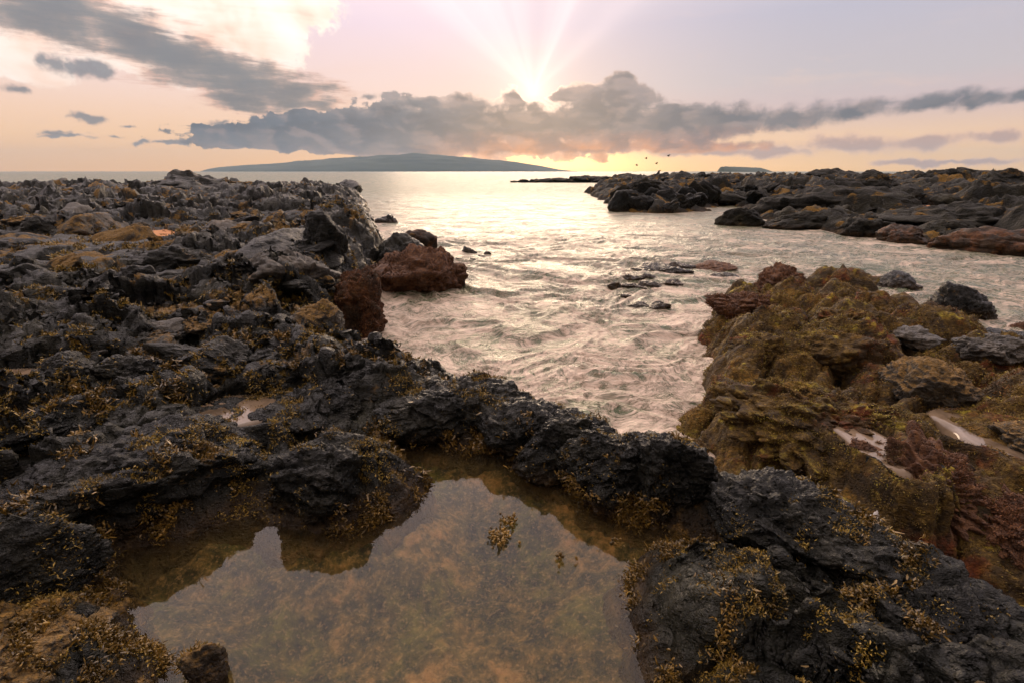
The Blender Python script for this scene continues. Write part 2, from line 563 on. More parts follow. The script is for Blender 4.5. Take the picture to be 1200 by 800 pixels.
M_LAVA = rock_material("lava_rock", S(11, 12, 9), S(22, 23, 17), S(54, 53, 41), .30, rough=(.18, .44), spec=.24)
M_BLACK = rock_material("black_lava", S(10, 11, 9), S(19, 20, 16), S(50, 49, 40), .2, 1.0, rough=(.14, .38), spec=.22)
M_PALE = rock_material("weathered_lava", S(44, 43, 40), S(76, 72, 64), S(122, 112, 98), .4)
M_WEEDY = rock_material("weed_covered_lava", S(30, 29, 25), S(52, 47, 36), S(90, 78, 54), 1.15)
M_RED = rock_material("red_algae_rock", S(24, 18, 14), S(50, 33, 23), S(88, 60, 38), .25, .6, red=1.5, rough=(.6, .85))
M_RUST = rock_material("rusty_rock", S(24, 20, 16), S(50, 38, 27), S(84, 66, 46), .35, 1.0, red=.45, rough=(.45, .7), spec=.2)
M_MOSS = rock_material("mossy_rock", S(32, 28, 22), S(52, 42, 28), S(88, 72, 46), .5, .5, moss=(S(40, 30, 16), S(82, 64, 30), S(136, 110, 50)), rough=(.65, .9))
M_FAR = rock_material("far_lava", S(17, 17, 13), S(32, 31, 24), S(60, 57, 43), .45, .8, scale=.35, rough=(.65, .9), spec=.22)

# ------------------------------------------------------------------ the shelf (left, ridge and lower right), outcrop, headland
V, F, A, N = terrain("rock_shelf", -64, 60, 1000, np.concatenate([log_rows(.75, 3.5, .0042), log_rows(3.515, 38, .0056)]), base_A, "lava", -.42, .035, .16)
shelf = link("rock_shelf", mesh_from("rock_shelf", V, F, A), M_LAVA, kind="structure")
SHELF = (V, F, N)
VB, FB, AB, NB = terrain("mossy_outcrop", 8, 66, 620, log_rows(1.3, 8.5, .0042), base_B, "mossy", -.35, .022, .10)
outcrop = link("mossy_outcrop", mesh_from("mossy_outcrop", VB, FB, AB), M_MOSS,
               "broad hump of rock furred with brown and yellow seaweed beside the channel", "rock outcrop")
VC, FC, AC, NC = terrain("headland", 2, 62, 620, log_rows(9.5, 80, .005), base_C, "far", -.3, .07, .8)
link("headland", mesh_from("headland", VC, FC, AC), M_FAR, "low jagged lava headland across the bay under the small flat islet", "headland")


def ground(x, y):
    x = np.atleast_1d(np.asarray(x, float)); y = np.atleast_1d(np.asarray(y, float))
    z = np.maximum(np.maximum(base_A(x, y)[0], base_B(x, y)[0]), base_C(x, y)[0])
    return np.maximum(z, -.1)


def hit(u, v):
    d = ray(u, v)
    tt = np.exp(np.linspace(math.log(.6), math.log(140), 1500))
    P = CAM[None] + d[None] * tt[:, None]
    g = ground(P[:, 0], P[:, 1])
    k = np.argmax(P[:, 2] < g)
    return P[k] if P[k, 2] < g[k] else at(u, v, 0.0)


# ------------------------------------------------------------------ boulders
ICO = {}


def ico(n):
    if n not in ICO:
        bm = bmesh.new(); bmesh.ops.create_icosphere(bm, subdivisions=n, radius=1.0)
        bm.verts.ensure_lookup_table()
        v = np.array([q.co[:] for q in bm.verts], np.float64); f = np.array([[w.index for w in q.verts] for q in bm.faces], np.int32)
        bm.free(); ICO[n] = (v / np.linalg.norm(v, axis=1, keepdims=True), f)
    return ICO[n]


def rock_shape(seed, size, lod, angular=1.0, lumps=0.0, detail=1.0, strata=0.0):
    g = np.random.default_rng(seed)
    U, F = ico(lod)
    k = g.integers(12, 18)
    n = g.normal(size=(k, 3)); n /= np.linalg.norm(n, axis=1, keepdims=True)
    d = g.uniform(.68, 1.0, k)
    p = 9 if angular < .5 else 22
    q = np.clip(U @ n.T / d, 1e-3, None)
    r = (np.sum(q ** p, axis=1) + .02) ** (-1.0 / p)
    r = np.minimum(r, 1.35)
    o = seed * 3.17
    r = r * (1 + .16 * fbm3(U[:, 0] * 1.5 + o, U[:, 1] * 1.5, U[:, 2] * 1.5, 2, seed))
    if lumps:
        x, y, z = (U * (5.0 if lumps >= .3 else 2.6)).T
        r = r * (1 + lumps * (np.abs(n3(x + o, y, z, seed + 3)) - .25) * 1.3 + lumps * .5 * np.abs(n3(x * 2.2 + o, y * 2.2, z * 2.2, seed + 4)))
    P = U * r[:, None] * np.asarray(size)
    s = float(np.mean(size))
    e = s * .42
    x, y, z = (P / e).T
    rd = 1 - np.abs(fbm3(x + o, y, z * 1.6, 3, seed + 5)) * 1.6
    dd = detail * s * .085 * (rd - .55)
    # layered flow: ridges stretched along one tilted direction
    q = P @ np.linalg.qr(g.normal(size=(3, 3)))[0]
    e2 = min(s * .30, .11)
    lay = 1 - 2 * np.abs(fbm3(q[:, 0] / e2 * .28 + o, q[:, 1] / e2 * .6, q[:, 2] / e2, 3, seed + 6, .55))
    dd = dd + detail * e2 * .15 * lay
    if lod >= 4 and lumps < .25:
        wq = q + .25 * s * .3 * np.stack([n3(q[:, 0] / (s * .4) + 3, q[:, 1] / (s * .4), q[:, 2] / (s * .4), seed + 11 + k_) for k_ in range(3)], 1)
        for fr, am in ((.55, .12), (.24, .045), (.10, .018)) if lod >= 5 else ((.55, .13), (.25, .07)):
            if lod < 7 and fr < .12 and lod < 6: continue
            dd = dd + detail * s * am * chips3(wq[:, 0] / (s * fr) * .6, wq[:, 1] / (s * fr) * .8, wq[:, 2] / (s * fr) * 1.25, seed + int(fr * 100))
    e3 = min(s * .13, .05)
    x, y, z = (P / e3).T
    dd = dd + detail * e3 * .24 * fbm3(x, y + o, z, 4 if lod >= 6 else 3 if lod == 5 else 2, seed + 8, .6)
    if strata:
        dd = dd + strata * .034 * (1 - 2.2 * np.abs(fbm3(P[:, 0] / .55 + o, P[:, 1] / .085 + P[:, 0] * .8, P[:, 2] / .085, 3, seed + 9, .5)))
    P = P + U * dd[:, None]
    return P, F


def rotz(P, a, tilt=0.0, tdir=0.0):
    ca, sa = math.cos(a), math.sin(a)
    P = P @ np.array([[ca, sa, 0], [-sa, ca, 0], [0, 0, 1]])
    if tilt:
        ax = np.array([math.cos(tdir), math.sin(tdir), 0.0]); c, s_ = math.cos(tilt), math.sin(tilt)
        P = P * c + np.cross(ax, P) * s_ + ax * (P @ ax)[:, None] * (1 - c)
    return P


def vnormals(P, F):
    fn = np.cross(P[F[:, 1]] - P[F[:, 0]], P[F[:, 2]] - P[F[:, 0]])
    N = np.zeros_like(P)
    for k in range(3):
        np.add.at(N, F[:, k], fn)
    return N / (np.linalg.norm(N, axis=1, keepdims=True) + 1e-12)


def boulder(name, seed, u, v, w, h, mat, label, cat="boulder", deep=.8, z=None, angular=1.0, lumps=0.0, tilt=0.0, tdir=0.0, rot=None, group=None, detail=1.0, strata=0.0, weed=.5, sink=.3):
    """a boulder whose foot is seen at (u, v), w by h pixels large in the photograph"""
    p = hit(u, v) if z is None else at(u, v, z)
    dep = (p[1]) * CP + (CAM_H - p[2]) * SP
    sx = w / 600.0 * dep / 2
    look = math.atan2(CAM_H - p[2], math.hypot(p[0], p[1]))
    sy = sx * deep
    hz = max((h / 600.0 * dep / math.cos(look) - 2 * sy * math.sin(look) * .62) * .9, sx * .30)   # what remains of the seen height for the rise
    sz = hz / (2 - 2 * sink) * 1.15
    lod = 7 if w > 115 and dep < 4.5 else 6 if w > 60 and dep < 6 else 5 if w > 34 else 4 if w > 14 else 3
    P, Fc = rock_shape(seed, (sx * 1.06, sy * 1.06, sz), lod, angular, lumps, detail, strata)
    az = math.atan2(p[0], p[1])
    P = rotz(P, (rot if rot is not None else 0.0) - az, tilt, tdir)
    fwd = np.array([math.sin(az), math.cos(az)])
    c = np.array([p[0] + fwd[0] * sy * .75, p[1] + fwd[1] * sy * .75, 0.0])
    c[2] = p[2] + sz * (1 - 2 * sink) + (.11 if mat not in (M_MOSS, M_RED) and z is None and float(sdf(LAND_B, np.array([c[0]]), np.array([c[1]]))[0]) > 0 else 0)
    W = P + c
    wd = np.full(len(P), weed, np.float32) + .5 * fbm3(W[:, 0] * 2, W[:, 1] * 2, W[:, 2] * 2, 2, 3)
    o = link(name, mesh_from(name, P, Fc, {"weed": wd}), mat, label, cat, group, loc=Vector(c))
    if dep < 4.6:
        N_ = vnormals(P, Fc)
        NEAR_PTS.append((W, N_, Fc, mat))
    return o


B_ = [
    # name, u, v, w, h, material, label, options
    ("boulder", 222, 229, 92, 26, M_LAVA, "craggy knoll of lava highest on the far edge of the left shelf", dict(seed=21, deep=1.2)),
    ("boulder", 22, 262, 26, 18, M_LAVA, "small round stone beside a long dark slab at the far left", dict(seed=22, angular=.3)),
    ("rock_slab", 42, 282, 50, 24, M_BLACK, "long dark slab lying in front of a small round stone, far left", dict(seed=23, deep=.7)),
    ("boulder", 92, 266, 38, 18, M_LAVA, "blunt grey stone just behind the orange sand patch", dict(seed=24)),
    ("boulder", 127, 246, 32, 16, M_LAVA, "squat dark stone midway between the sand patch and the horizon", dict(seed=25)),
    ("boulder", 218, 330, 102, 46, M_LAVA, "broad smooth whaleback boulder in the middle of the left shelf", dict(seed=26, angular=.3, deep=1.0)),
    ("boulder", 136, 358, 44, 36, M_BLACK, "glossy black boulder, lower one of a leaning pair", dict(seed=27, tilt=.3)),
    ("boulder", 172, 350, 42, 40, M_BLACK, "glossy black boulder with a peaked top, taller one of a leaning pair", dict(seed=28, tilt=-.3)),
    ("boulder", 287, 290, 82, 32, M_PALE, "flat boulder with a dark scooped hollow, above the whaleback boulder", dict(seed=29, deep=1.1)),
    ("boulder", 338, 340, 112, 48, M_PALE, "wide pale topped block next to the rust coloured cliff", dict(seed=30, deep=1.0)),
    ("boulder", 384, 303, 46, 48, M_LAVA, "steep arched rock at the top of the rust coloured cliff", dict(seed=31)),
    ("boulder", 375, 402, 60, 56, M_WEEDY, "rounded brown boulder standing where the cliff meets the channel", dict(seed=32, angular=.3)),
    ("boulder", 84, 463, 70, 46, M_BLACK, "grey faceted boulder above the long black foreground boulder", dict(seed=33)),
    ("boulder", 270, 455, 84, 58, M_BLACK, "domed black boulder behind the small shelf puddle", dict(seed=34)),
    ("boulder", 148, 452, 66, 36, M_BLACK, "low black boulder between the grey faceted one and the domed one", dict(seed=35)),
    ("rock_slab", 28, 404, 60, 32, M_BLACK, "smooth dark slab with a green tuft at its left end", dict(seed=36)),
    ("rock_slab", 98, 402, 80, 30, M_BLACK, "long low black slab right of the slab with the green tuft", dict(seed=37)),
    ("boulder", 95, 377, 34, 22, M_LAVA, "small mottled stone behind the long low black slab", dict(seed=38)),
    ("boulder", 258, 392, 92, 30, M_WEEDY, "low rock overgrown with mustard seaweed behind the domed black boulder", dict(seed=39, weed=.9)),
    ("boulder", 128, 424, 96, 26, M_WEEDY, "flat rock matted with mustard seaweed, beside the grey faceted boulder", dict(seed=40, weed=.9)),
    ("boulder", 192, 408, 62, 28, M_LAVA, "wedge shaped dark rock between two seaweed matted rocks", dict(seed=41)),
    ("boulder", 212, 388, 66, 26, M_BLACK, "thin edged black rock below the leaning pair", dict(seed=42)),
    ("boulder", 308, 412, 60, 28, M_LAVA, "low ribbed rock left of the rounded brown boulder", dict(seed=43)),
    ("boulder", 330, 437, 64, 30, M_LAVA, "flat layered rock between domed black boulder and channel", dict(seed=44, strata=1)),
    ("rock_slab", 52, 520, 120, 50, M_BLACK, "dark slanted slab at the left edge behind the long black boulder", dict(seed=45)),
    ("boulder", 160, 606, 320, 104, M_BLACK, "massive long black boulder lying left of the tide pool", dict(seed=46, deep=.55, angular=.6, rot=.12)),
    ("boulder", 388, 600, 130, 84, M_BLACK, "round shouldered black boulder jutting into the tide pool", dict(seed=47, deep=.9, angular=.5)),
    ("boulder", 58, 715, 130, 120, M_BLACK, "squat black boulder with a grey top on the left shore of the tide pool", dict(seed=48, deep=.8)),
    ("boulder", 24, 830, 190, 110, M_WEEDY, "low mound crowded with golden seaweed bulbs at the near left corner", dict(seed=49, weed=.8, z=.03)),
    ("rock", 250, 806, 44, 50, M_WEEDY, "little rock breaking the surface near the left shore of the tide pool", dict(seed=50, weed=.7, z=.0)),
    ("boulder", 372, 498, 130, 50, M_BLACK, "black boulder on the right bank of the small shelf puddle", dict(seed=51)),
    ("boulder", 440, 458, 100, 40, M_BLACK, "knobbly black rock at the left start of the ridge", dict(seed=52)),
    ("boulder", 528, 508, 170, 66, M_BLACK, "big faceted black boulder with a pale streak in the ridge", dict(seed=53, deep=.6)),
    ("boulder", 612, 524, 110, 62, M_BLACK, "narrow black boulder between the faceted one and the channel foam", dict(seed=54, deep=.9)),
    ("boulder", 662, 548, 120, 68, M_BLACK, "smooth shouldered boulder near the middle of the ridge", dict(seed=55, deep=.8)),
    ("boulder", 716, 584, 116, 78, M_BLACK, "split black boulder left of the biggest round one in the ridge", dict(seed=56, deep=.8)),
    ("boulder", 774, 602, 122, 104, M_BLACK, "biggest round black boulder at the right end of the ridge", dict(seed=57, deep=.8, angular=.5)),
    ("rock_slab", 922, 664, 200, 80, M_BLACK, "slanting ribbed slab rising from the pool towards the red seaweed mound", dict(seed=58, deep=.6, rot=-.5, strata=1)),
    ("rock_slab", 1050, 775, 330, 88, M_BLACK, "wide layered slab of black rock at the near right corner", dict(seed=59, deep=.6, rot=-.45, strata=1.2)),
    ("rock_slab", 880, 790, 200, 60, M_BLACK, "low rock tongue fringed with golden bulbs on the right shore of the pool", dict(seed=60, deep=.9, rot=.3, weed=.5, z=.02, strata=1)),
    # outcrop across the channel
    ("boulder", 914, 345, 52, 32, M_RED, "rounded reddish knob at the seaward end of the mossy outcrop", dict(seed=70, angular=.2, lumps=.3)),
    ("boulder", 868, 374, 78, 36, M_RED, "low reddish boulder beside the knob at the seaward end of the outcrop", dict(seed=71, angular=.2, lumps=.3)),
    ("boulder", 1000, 343, 66, 26, M_MOSS, "dark mossy boulder on the back rim of the outcrop", dict(seed=72, angular=.3)),
    ("boulder", 1050, 350, 54, 28, M_BLACK, "black ledge rock at the back of the outcrop", dict(seed=73)),
    ("boulder", 1122, 384, 62, 46, M_BLACK, "shiny black rock on the seaward tip right of the outcrop", dict(seed=74, tilt=.2)),
    ("boulder", 1032, 382, 66, 34, M_MOSS, "hunched mossy rock in the middle of the outcrop", dict(seed=75, angular=.3)),
    ("boulder", 884, 424, 60, 40, M_MOSS, "rounded seaweed furred lump hanging over the channel", dict(seed=76, angular=.2, lumps=.3)),
    ("boulder", 972, 440, 96, 56, M_MOSS, "yellow topped mossy hump behind the largest mound", dict(seed=77, angular=.2, lumps=.25, detail=.5)),
    ("boulder", 950, 535, 180, 92, M_MOSS, "largest mound of the outcrop, furred with brown seaweed and gold on top", dict(seed=78, angular=.2, lumps=.35, deep=.8, detail=.5)),
    ("boulder", 915, 505, 96, 60, M_MOSS, "brown seaweed hump at the channel side of the largest mound", dict(seed=79, angular=.2, lumps=.35, detail=.5)),
    ("boulder", 1085, 494, 90, 52, M_WEEDY, "black boulder with a mossy crown between the two rock pools", dict(seed=80, angular=.5)),
    ("boulder", 1076, 622, 160, 100, M_RED, "bushy red brown seaweed mound behind the slanting slab", dict(seed=81, angular=.2, lumps=.4, deep=.8)),
    ("boulder", 1180, 660, 130, 80, M_RED, "dull red seaweed mound at the right edge of the view", dict(seed=82, angular=.2, lumps=.4)),
    ("boulder", 1062, 418, 52, 22, M_PALE, "small smooth pale rock on top of the mossy outcrop", dict(seed=83)),
    ("rock_slab", 1150, 436, 66, 30, M_PALE, "flat pale slab at the landward side of the outcrop", dict(seed=84, angular=.6)),
    ("rock_slab", 1180, 410, 70, 24, M_BLACK, "flat dark slab awash behind the pale slab", dict(seed=85, z=.1)),
    ("boulder", 985, 395, 70, 40, M_MOSS, "knobbly brown hump between the hunched rock and the reddish knob", dict(seed=86, angular=.2, lumps=.3)),
    ("boulder", 1195, 470, 60, 40, M_MOSS, "mossy rock at the right edge behind the wider rock pool", dict(seed=87, angular=.3)),
    ("boulder", 1200, 560, 90, 50, M_WEEDY, "green speckled rock on the near side of the wider rock pool", dict(seed=88, angular=.4, weed=.8)),
    # channel and bay
    ("boulder", 420, 398, 66, 92, M_RUST, "rust coloured cliff face dropping from the left shelf into the channel", dict(seed=90, z=.0, deep=1.1, angular=.4, lumps=.2, strata=0)),
    ("boulder", 506, 346, 92, 58, M_RED, "lumpy outcrop covered in red brown seaweed on the left of the channel", dict(seed=91, z=-.02, deep=.95, angular=.2, lumps=.3, detail=.8)),
    ("boulder", 492, 292, 34, 24, M_RUST, "small round rock behind the red seaweed outcrop", dict(seed=92, z=.1, angular=.2)),
    ("boulder", 468, 322, 60, 50, M_LAVA, "dark rock joining the red seaweed outcrop to the cliff", dict(seed=93, z=.0)),
    ("rock", 549, 299, 15, 9, M_BLACK, "little round stone awash beyond the red seaweed outcrop", dict(seed=94, z=0., angular=.2)),
    ("rock", 453, 262, 24, 10, M_BLACK, "small flat rock awash off the left shelf", dict(seed=95, z=0.)),
    ("boulder", 871, 266, 42, 25, M_FAR, "lone brown boulder standing in the bay before the headland", dict(seed=96, z=0., angular=.3)),
    ("rock", 830, 320, 48, 12, M_RED, "flat reddish rock awash, nearest the seaward end of the outcrop", dict(seed=97, z=-.02, angular=.3)),
    ("rock", 772, 327, 70, 16, M_BLACK, "long thin black reef awash left of the outcrop", dict(seed=98, z=-.03)),
    ("rock", 748, 364, 26, 12, M_BLACK, "left one of two small black rocks awash in the channel foam", dict(seed=99, z=-.02)),
    ("rock", 773, 366, 30, 13, M_BLACK, "right one of two small black rocks awash in the channel foam", dict(seed=100, z=-.02)),
    ("rock", 731, 351, 16, 8, M_BLACK, "tiny black rock just breaking the foam, farthest from the outcrop", dict(seed=101, z=-.02)),
    ("rock", 1197, 390, 18, 12, M_RED, "small reddish rock in the water at the right edge", dict(seed=102, z=0.)),
    # headland
    ("boulder", 955, 251, 150, 26, M_FAR, "long whale shaped rock along the front of the headland", dict(seed=110, deep=.6, angular=.4)),
    ("boulder", 1026, 231, 44, 28, M_FAR, "tall rounded boulder standing on the headland", dict(seed=111, angular=.3)),
    ("boulder", 975, 216, 90, 12, M_FAR, "low ridge rising to a small peak on the headland skyline", dict(seed=112)),
    ("boulder", 1158, 298, 124, 30, M_RUST, "big brown rounded rock at the water's edge on the right", dict(seed=113, z=0., deep=.7, angular=.3)),
    ("boulder", 930, 269, 66, 22, M_FAR, "cluster like rough rock at the water's edge before the whale shaped rock", dict(seed=114, z=0.)),
    ("boulder", 1010, 277, 60, 22, M_FAR, "rough dark rock at the water's edge under the tall boulder", dict(seed=115, z=0.)),
    ("boulder", 1055, 286, 50, 20, M_RUST, "brown pointed rock at the water's edge left of the big rounded rock", dict(seed=116, z=0.)),
    ("boulder", 1120, 268, 130, 28, M_FAR, "wide sloping dark rock behind the big brown rounded rock", dict(seed=117, deep=.8)),
    ("boulder", 1175, 222, 60, 22, M_FAR, "tall craggy rock on the headland skyline at the far right", dict(seed=118)),
    ("boulder", 1100, 222, 44, 22, M_FAR, "blocky rock on the headland skyline between tall boulder and craggy rock", dict(seed=119)),
    ("boulder", 820, 216, 40, 11, M_FAR, "spiky rock highest at the seaward end of the headland", dict(seed=120)),
    ("boulder", 735, 216, 60, 8, M_FAR, "rough hump at the seaward end of the headland", dict(seed=121, z=.3)),
]
for i, (nm, u, v, w, h, mat, lab, kw) in enumerate(B_):
    kw = dict(kw)
    boulder(nm, kw.pop("seed"), u, v, w, h, mat, lab, "rock" if nm == "rock" else "rock slab" if nm == "rock_slab" else "boulder", **kw)

# tilted slabs that stand at the tip of the headland
g = np.random.default_rng(5)
for k in range(24):
    u = 724 + (k % 14) * 8 + g.uniform(-4, 4); v = 247 - g.uniform(0, 16) + (3 if k > 5 else 0)
    boulder("tilted_slab", 300 + k, u, v, 26 + g.uniform(-6, 10), 15 + g.uniform(-4, 6), M_BLACK if k % 3 else M_FAR,
            "tilted dark slab in the jagged pile at the water's edge of the headland tip", "rock slab", deep=.35, z=.05 + .02 * (247 - v), tilt=-.7, tdir=math.pi / 2, group="tilted slabs at the headland tip")

# far skerry row
for k, (u, w, h) in enumerate([(602, 7, 4), (613, 12, 6), (626, 14, 6), (641, 18, 8), (655, 22, 9), (672, 18, 8), (688, 34, 11), (705, 30, 10), (722, 26, 10)]):
    boulder("skerry", 330 + k, u, 214.2, w * 1.3, h * .6, M_FAR, "small dark skerry in the row of rocks reaching out from the headland tip", "skerry", z=0., group="row of skerries off the headland")
for k, (u, v, w) in enumerate([(520, 303, 16), (563, 304, 14), (540, 308, 12), (572, 301, 10), (556, 308, 14)]):
    boulder("rock", 345 + k, u, v, w, 6, M_BLACK, "tiny black rock awash beyond the red seaweed outcrop", "rock", z=-.03, group="tiny rocks awash by the red outcrop")
for k, (u, v, w) in enumerate([(742, 342, 16), (762, 340, 18), (790, 338, 22), (812, 334, 20), (800, 318, 18), (757, 331, 16), (738, 333, 12), (772, 318, 20), (848, 332, 20), (720, 341, 10)]):
    boulder("rock", 355 + k, u, v, w * 1.7, 11, M_BLACK, "small black stone awash in the reef left of the mossy outcrop", "rock", z=-.03, group="stones of the reef awash")

# scattered stones: a few shapes, copied as objects of their own
PROTO = {}
for k in range(10):
    P, Fc = rock_shape(400 + k, (1, .85, .7), 5, 1.0 if k % 3 else .4, detail=.75)
    PROTO[k] = mesh_from("stone", P, Fc, {"weed": np.full(len(P), .4 + .25 * (k % 3), np.float32)})
    PROTO[k].materials.append([M_LAVA, M_BLACK, M_LAVA, M_WEEDY, M_PALE][k % 5])
PROTO_FAR = {}
for k in range(6):
    P, Fc = rock_shape(420 + k, (1, .85, .75), 4, 1.0, detail=1.4)
    PROTO_FAR[k] = mesh_from("stone", P, Fc, {"weed": np.full(len(P), .5, np.float32)})
    PROTO_FAR[k].materials.append(M_FAR)


def scatter(n, region, size, protos, name, label, group, seed):
    g = np.random.default_rng(seed)
    done = 0
    while done < n:
        u, v = region(g)
        p = hit(u, v)
        if p[2] < .12 or (protos is PROTO_FAR and u < 890 and v < 214):
            continue
        dep = p[1] * CP + (CAM_H - p[2]) * SP
        s = g.uniform(*size) * dep / 600 / 2 * (1 if g.random() < .8 else 1.5)
        me = protos[int(g.integers(len(protos)))]
        o = link(name, me, None, label, "stone", group)
        o.location = (p[0], p[1], p[2] + s * .15)
        o.rotation_euler = (g.uniform(-.5, .5), g.uniform(-.5, .5), g.uniform(0, 6.28))
        o.scale = (s * g.uniform(.9, 1.6), s, s * g.uniform(.5, .9))
        done += 1


scatter(80, lambda g: (g.uniform(-10, 425), 213 + 62 * g.random() ** 1.2), (14, 36), PROTO, "stone", "rough dark lava stone among many on the far part of the left shelf", "stones on the far left shelf", 1)
scatter(75, lambda g: (g.uniform(-10, 400), g.uniform(270, 430)), (24, 62), PROTO, "stone", "rough dark lava stone among many on the middle of the left shelf", "stones on the middle left shelf", 2)
scatter(140, lambda g: (g.uniform(760, 1210), 205 + 75 * g.random() ** 1.3), (10, 32), PROTO_FAR, "stone", "rough olive grey lava stone among many on the headland", "stones on the headland", 3)

# ------------------------------------------------------------------ sea
def sea():
    rs = np.concatenate([log_rows(2.6, 14, .0042), log_rows(14.06, 70, .009), log_rows(71, 4200, .05)])
    X, Y = polar(-64, 64, 900, rs)
    r = np.hypot(X, Y)
    dA = np.full(X.shape, -9.0); m = r < 45
    dA[m] = sdf(LAND_A, X[m], Y[m])
    dl = dA.copy()
    mm = r < 12
    dl[mm] = np.maximum(dl[mm], sdf(LAND_B, X[mm], Y[mm]))
    m2 = (r < 90)
    dl[m2] = np.maximum(dl[m2], sdf(LAND_C, X[m2], Y[m2]))
    shore = np.exp(-np.clip(-dl, 0, 9) / .5)
    f1 = 1 - sst(25, 60, r); f2 = 1 - sst(9, 22, r); f3 = 1 - sst(5, 10, r)
    # swirling warp: the surge runs in and curls between the rocks
    wx = fbm2(X * .55, Y * .38, 3, 401); wy = fbm2(X * .55 + 40, Y * .38, 3, 405)
    x, y = X + .85 * wx, Y + .85 * wy
    Z = .045 * f1 * n2(x * .55, y * .95, 410)
    Z = Z + .034 * f2 * (1 - 2 * np.abs(n2(x * 1.3 + .2 * y, y * 2.2, 414)))
    Z = Z + .015 * f2 * (1 - 2 * np.abs(fbm2(x * 2.9, y * 4.0, 2, 418)))
    Z = Z + .005 * f3 * (1 - 2 * np.abs(n2(x * 7, y * 9, 422)))
    # foam amount: streaks along the swirl, denser by the rocks and inside the channel
    st = fbm2(x * .9, y * 1.7, 4, 430)
    chan = np.exp(-((X - .1) / 2.2) ** 2 - ((Y - 4.8) / 2.6) ** 2)
    foam = np.clip(.55 + .50 * st + .25 * chan + .35 * shore * (r < 30) + .6 * np.exp(-np.clip(-dl, 0, 9) / .14) * (r < 20), 0, 1) * (1 - .55 * sst(10, 40, r))
    x3, y3 = X + 1.5 * wx + .5 * n2(X * 1.3, Y * 1.1, 441), Y + 1.3 * wy
    streak = np.clip(1 - np.abs(fbm2(x3 * 1.3, y3 * 3.6, 3, 445)) * 2.4, 0, 1) ** 2 * (1 - sst(9, 20, r))
    V = np.stack([X, Y, Z], -1).reshape(-1, 3)
    F = grid_faces(len(rs), 900)
    keep = (dA < .35).ravel()
    V, F, at_ = compact(V, F, keep, {"foam": foam.ravel().astype(np.float32), "streak": streak.ravel().astype(np.float32)})
    return mesh_from("sea", V, F, at_)


m, t, b, out = material("sea_water")
geo = t.new("ShaderNodeNewGeometry"); pos = geo.outputs["Position"]
wv = t.noise(pos, .8, 3, .5, col=True)
wp = t.v("ADD", pos, t.v("SCALE", t.v("SUBTRACT", wv, (.5, .5, .5)), 1.3))
mp = t.new("ShaderNodeMapping"); t.put(mp.inputs[0], wp); mp.inputs["Scale"].default_value = (1.0, 1.45, 1.0)
fa = t.noise(mp.outputs[0], 3.8, 6, .66, .9)
fil = t.m("ABSOLUTE", t.sub(t.noise(mp.outputs[0], 5.5, 4, .6, .8), .5))       # thin curling filaments
fine = t.noise(mp.outputs[0], 22, 4, .6)
dist_ = t.v("LENGTH", pos, out=1)
foam = t.attr("foam")
amt = t.add(t.mul(foam, .42), t.mul(fa, .95))
f1 = t.step(amt, .73, .85)
f2 = t.mul(t.step(fil, .07, .0), t.step(foam, .1, .45))
f = t.m("MAXIMUM", f1, t.mul(f2, .75))
f = t.m("MAXIMUM", f, t.mul(t.attr("streak"), t.step(fa, .35, .6, .25, .9)))
f = t.mul(f, t.step(fine, .28, .55, .55, 1.0))
# thin dark swirls where the foam parts and the green water shows
dl = t.m("ABSOLUTE", t.sub(t.noise(mp.outputs[0], 4.6, 5, .6, 1.6), .5))
dk = t.mul(t.step(dl, .040, .008), t.step(t.noise(mp.outputs[0], 2.1, 3, .5), .42, .58))
dl2 = t.m("ABSOLUTE", t.sub(t.noise(mp.outputs[0], 12, 4, .6, 1.0), .5))
dk = t.m("MAXIMUM", dk, t.mul(t.step(dl2, .035, .005), t.step(fa, .58, .46, 0, .8)))
f = t.mul(f, t.sub(1.0, t.mul(dk, t.lin(dist_, 12, 30, .8, .3))))
f = t.m("MAXIMUM", f, t.mul(t.step(t.noise(mp.outputs[0], 30, 3, .6), .60, .68), t.step(foam, .35, .75, 0, .8)))
deep = t.mix(t.noise(pos, .5, 2), S(52, 66, 42), S(96, 104, 72))
colr = t.mix(f, deep, S(200, 180, 161))
t.put(b.inputs["Base Color"], colr)
dist_ = t.v("LENGTH", pos, out=1)
t.put(b.inputs["Roughness"], t.add(t.lin(f, 0, 1, .2, .6), t.lin(dist_, 6, 45, 0, .24)))
b.inputs["IOR"].default_value = 1.33
hh = t.add(t.mul(t.noise(mp.outputs[0], 8, 6, .66, .5), 1.0), t.mul(f, .3))
nb = bump(t, hh, .65, .085)
nb = bump(t, t.noise(mp.outputs[0], 1.3, 4, .55), .5, .35, nb)
t.put(b.inputs["Normal"], nb)
M_SEA = m
link("sea", sea(), M_SEA, kind="structure")

# ------------------------------------------------------------------ tide pool: bed and water
def pool_bed():
    X, Y = polar(-62, 55, 420, log_rows(.6, 3.6, .006))
    p = sdf(POOL, X, Y)
    Z = -.05 - .17 * sst(0, .5, p) + .035 * fbm2(X * 3, Y * 3, 4, 501) + .03 * domes(X, Y, .3, 505) + .012 * fbm2(X * 14, Y * 14, 3, 508)
    V = np.stack([X, Y, Z], -1).reshape(-1, 3)
    V, F, a = compact(V, grid_faces(*X.shape), (p > -.25).ravel(), {})
    return mesh_from("pool_bed", V, F, {})


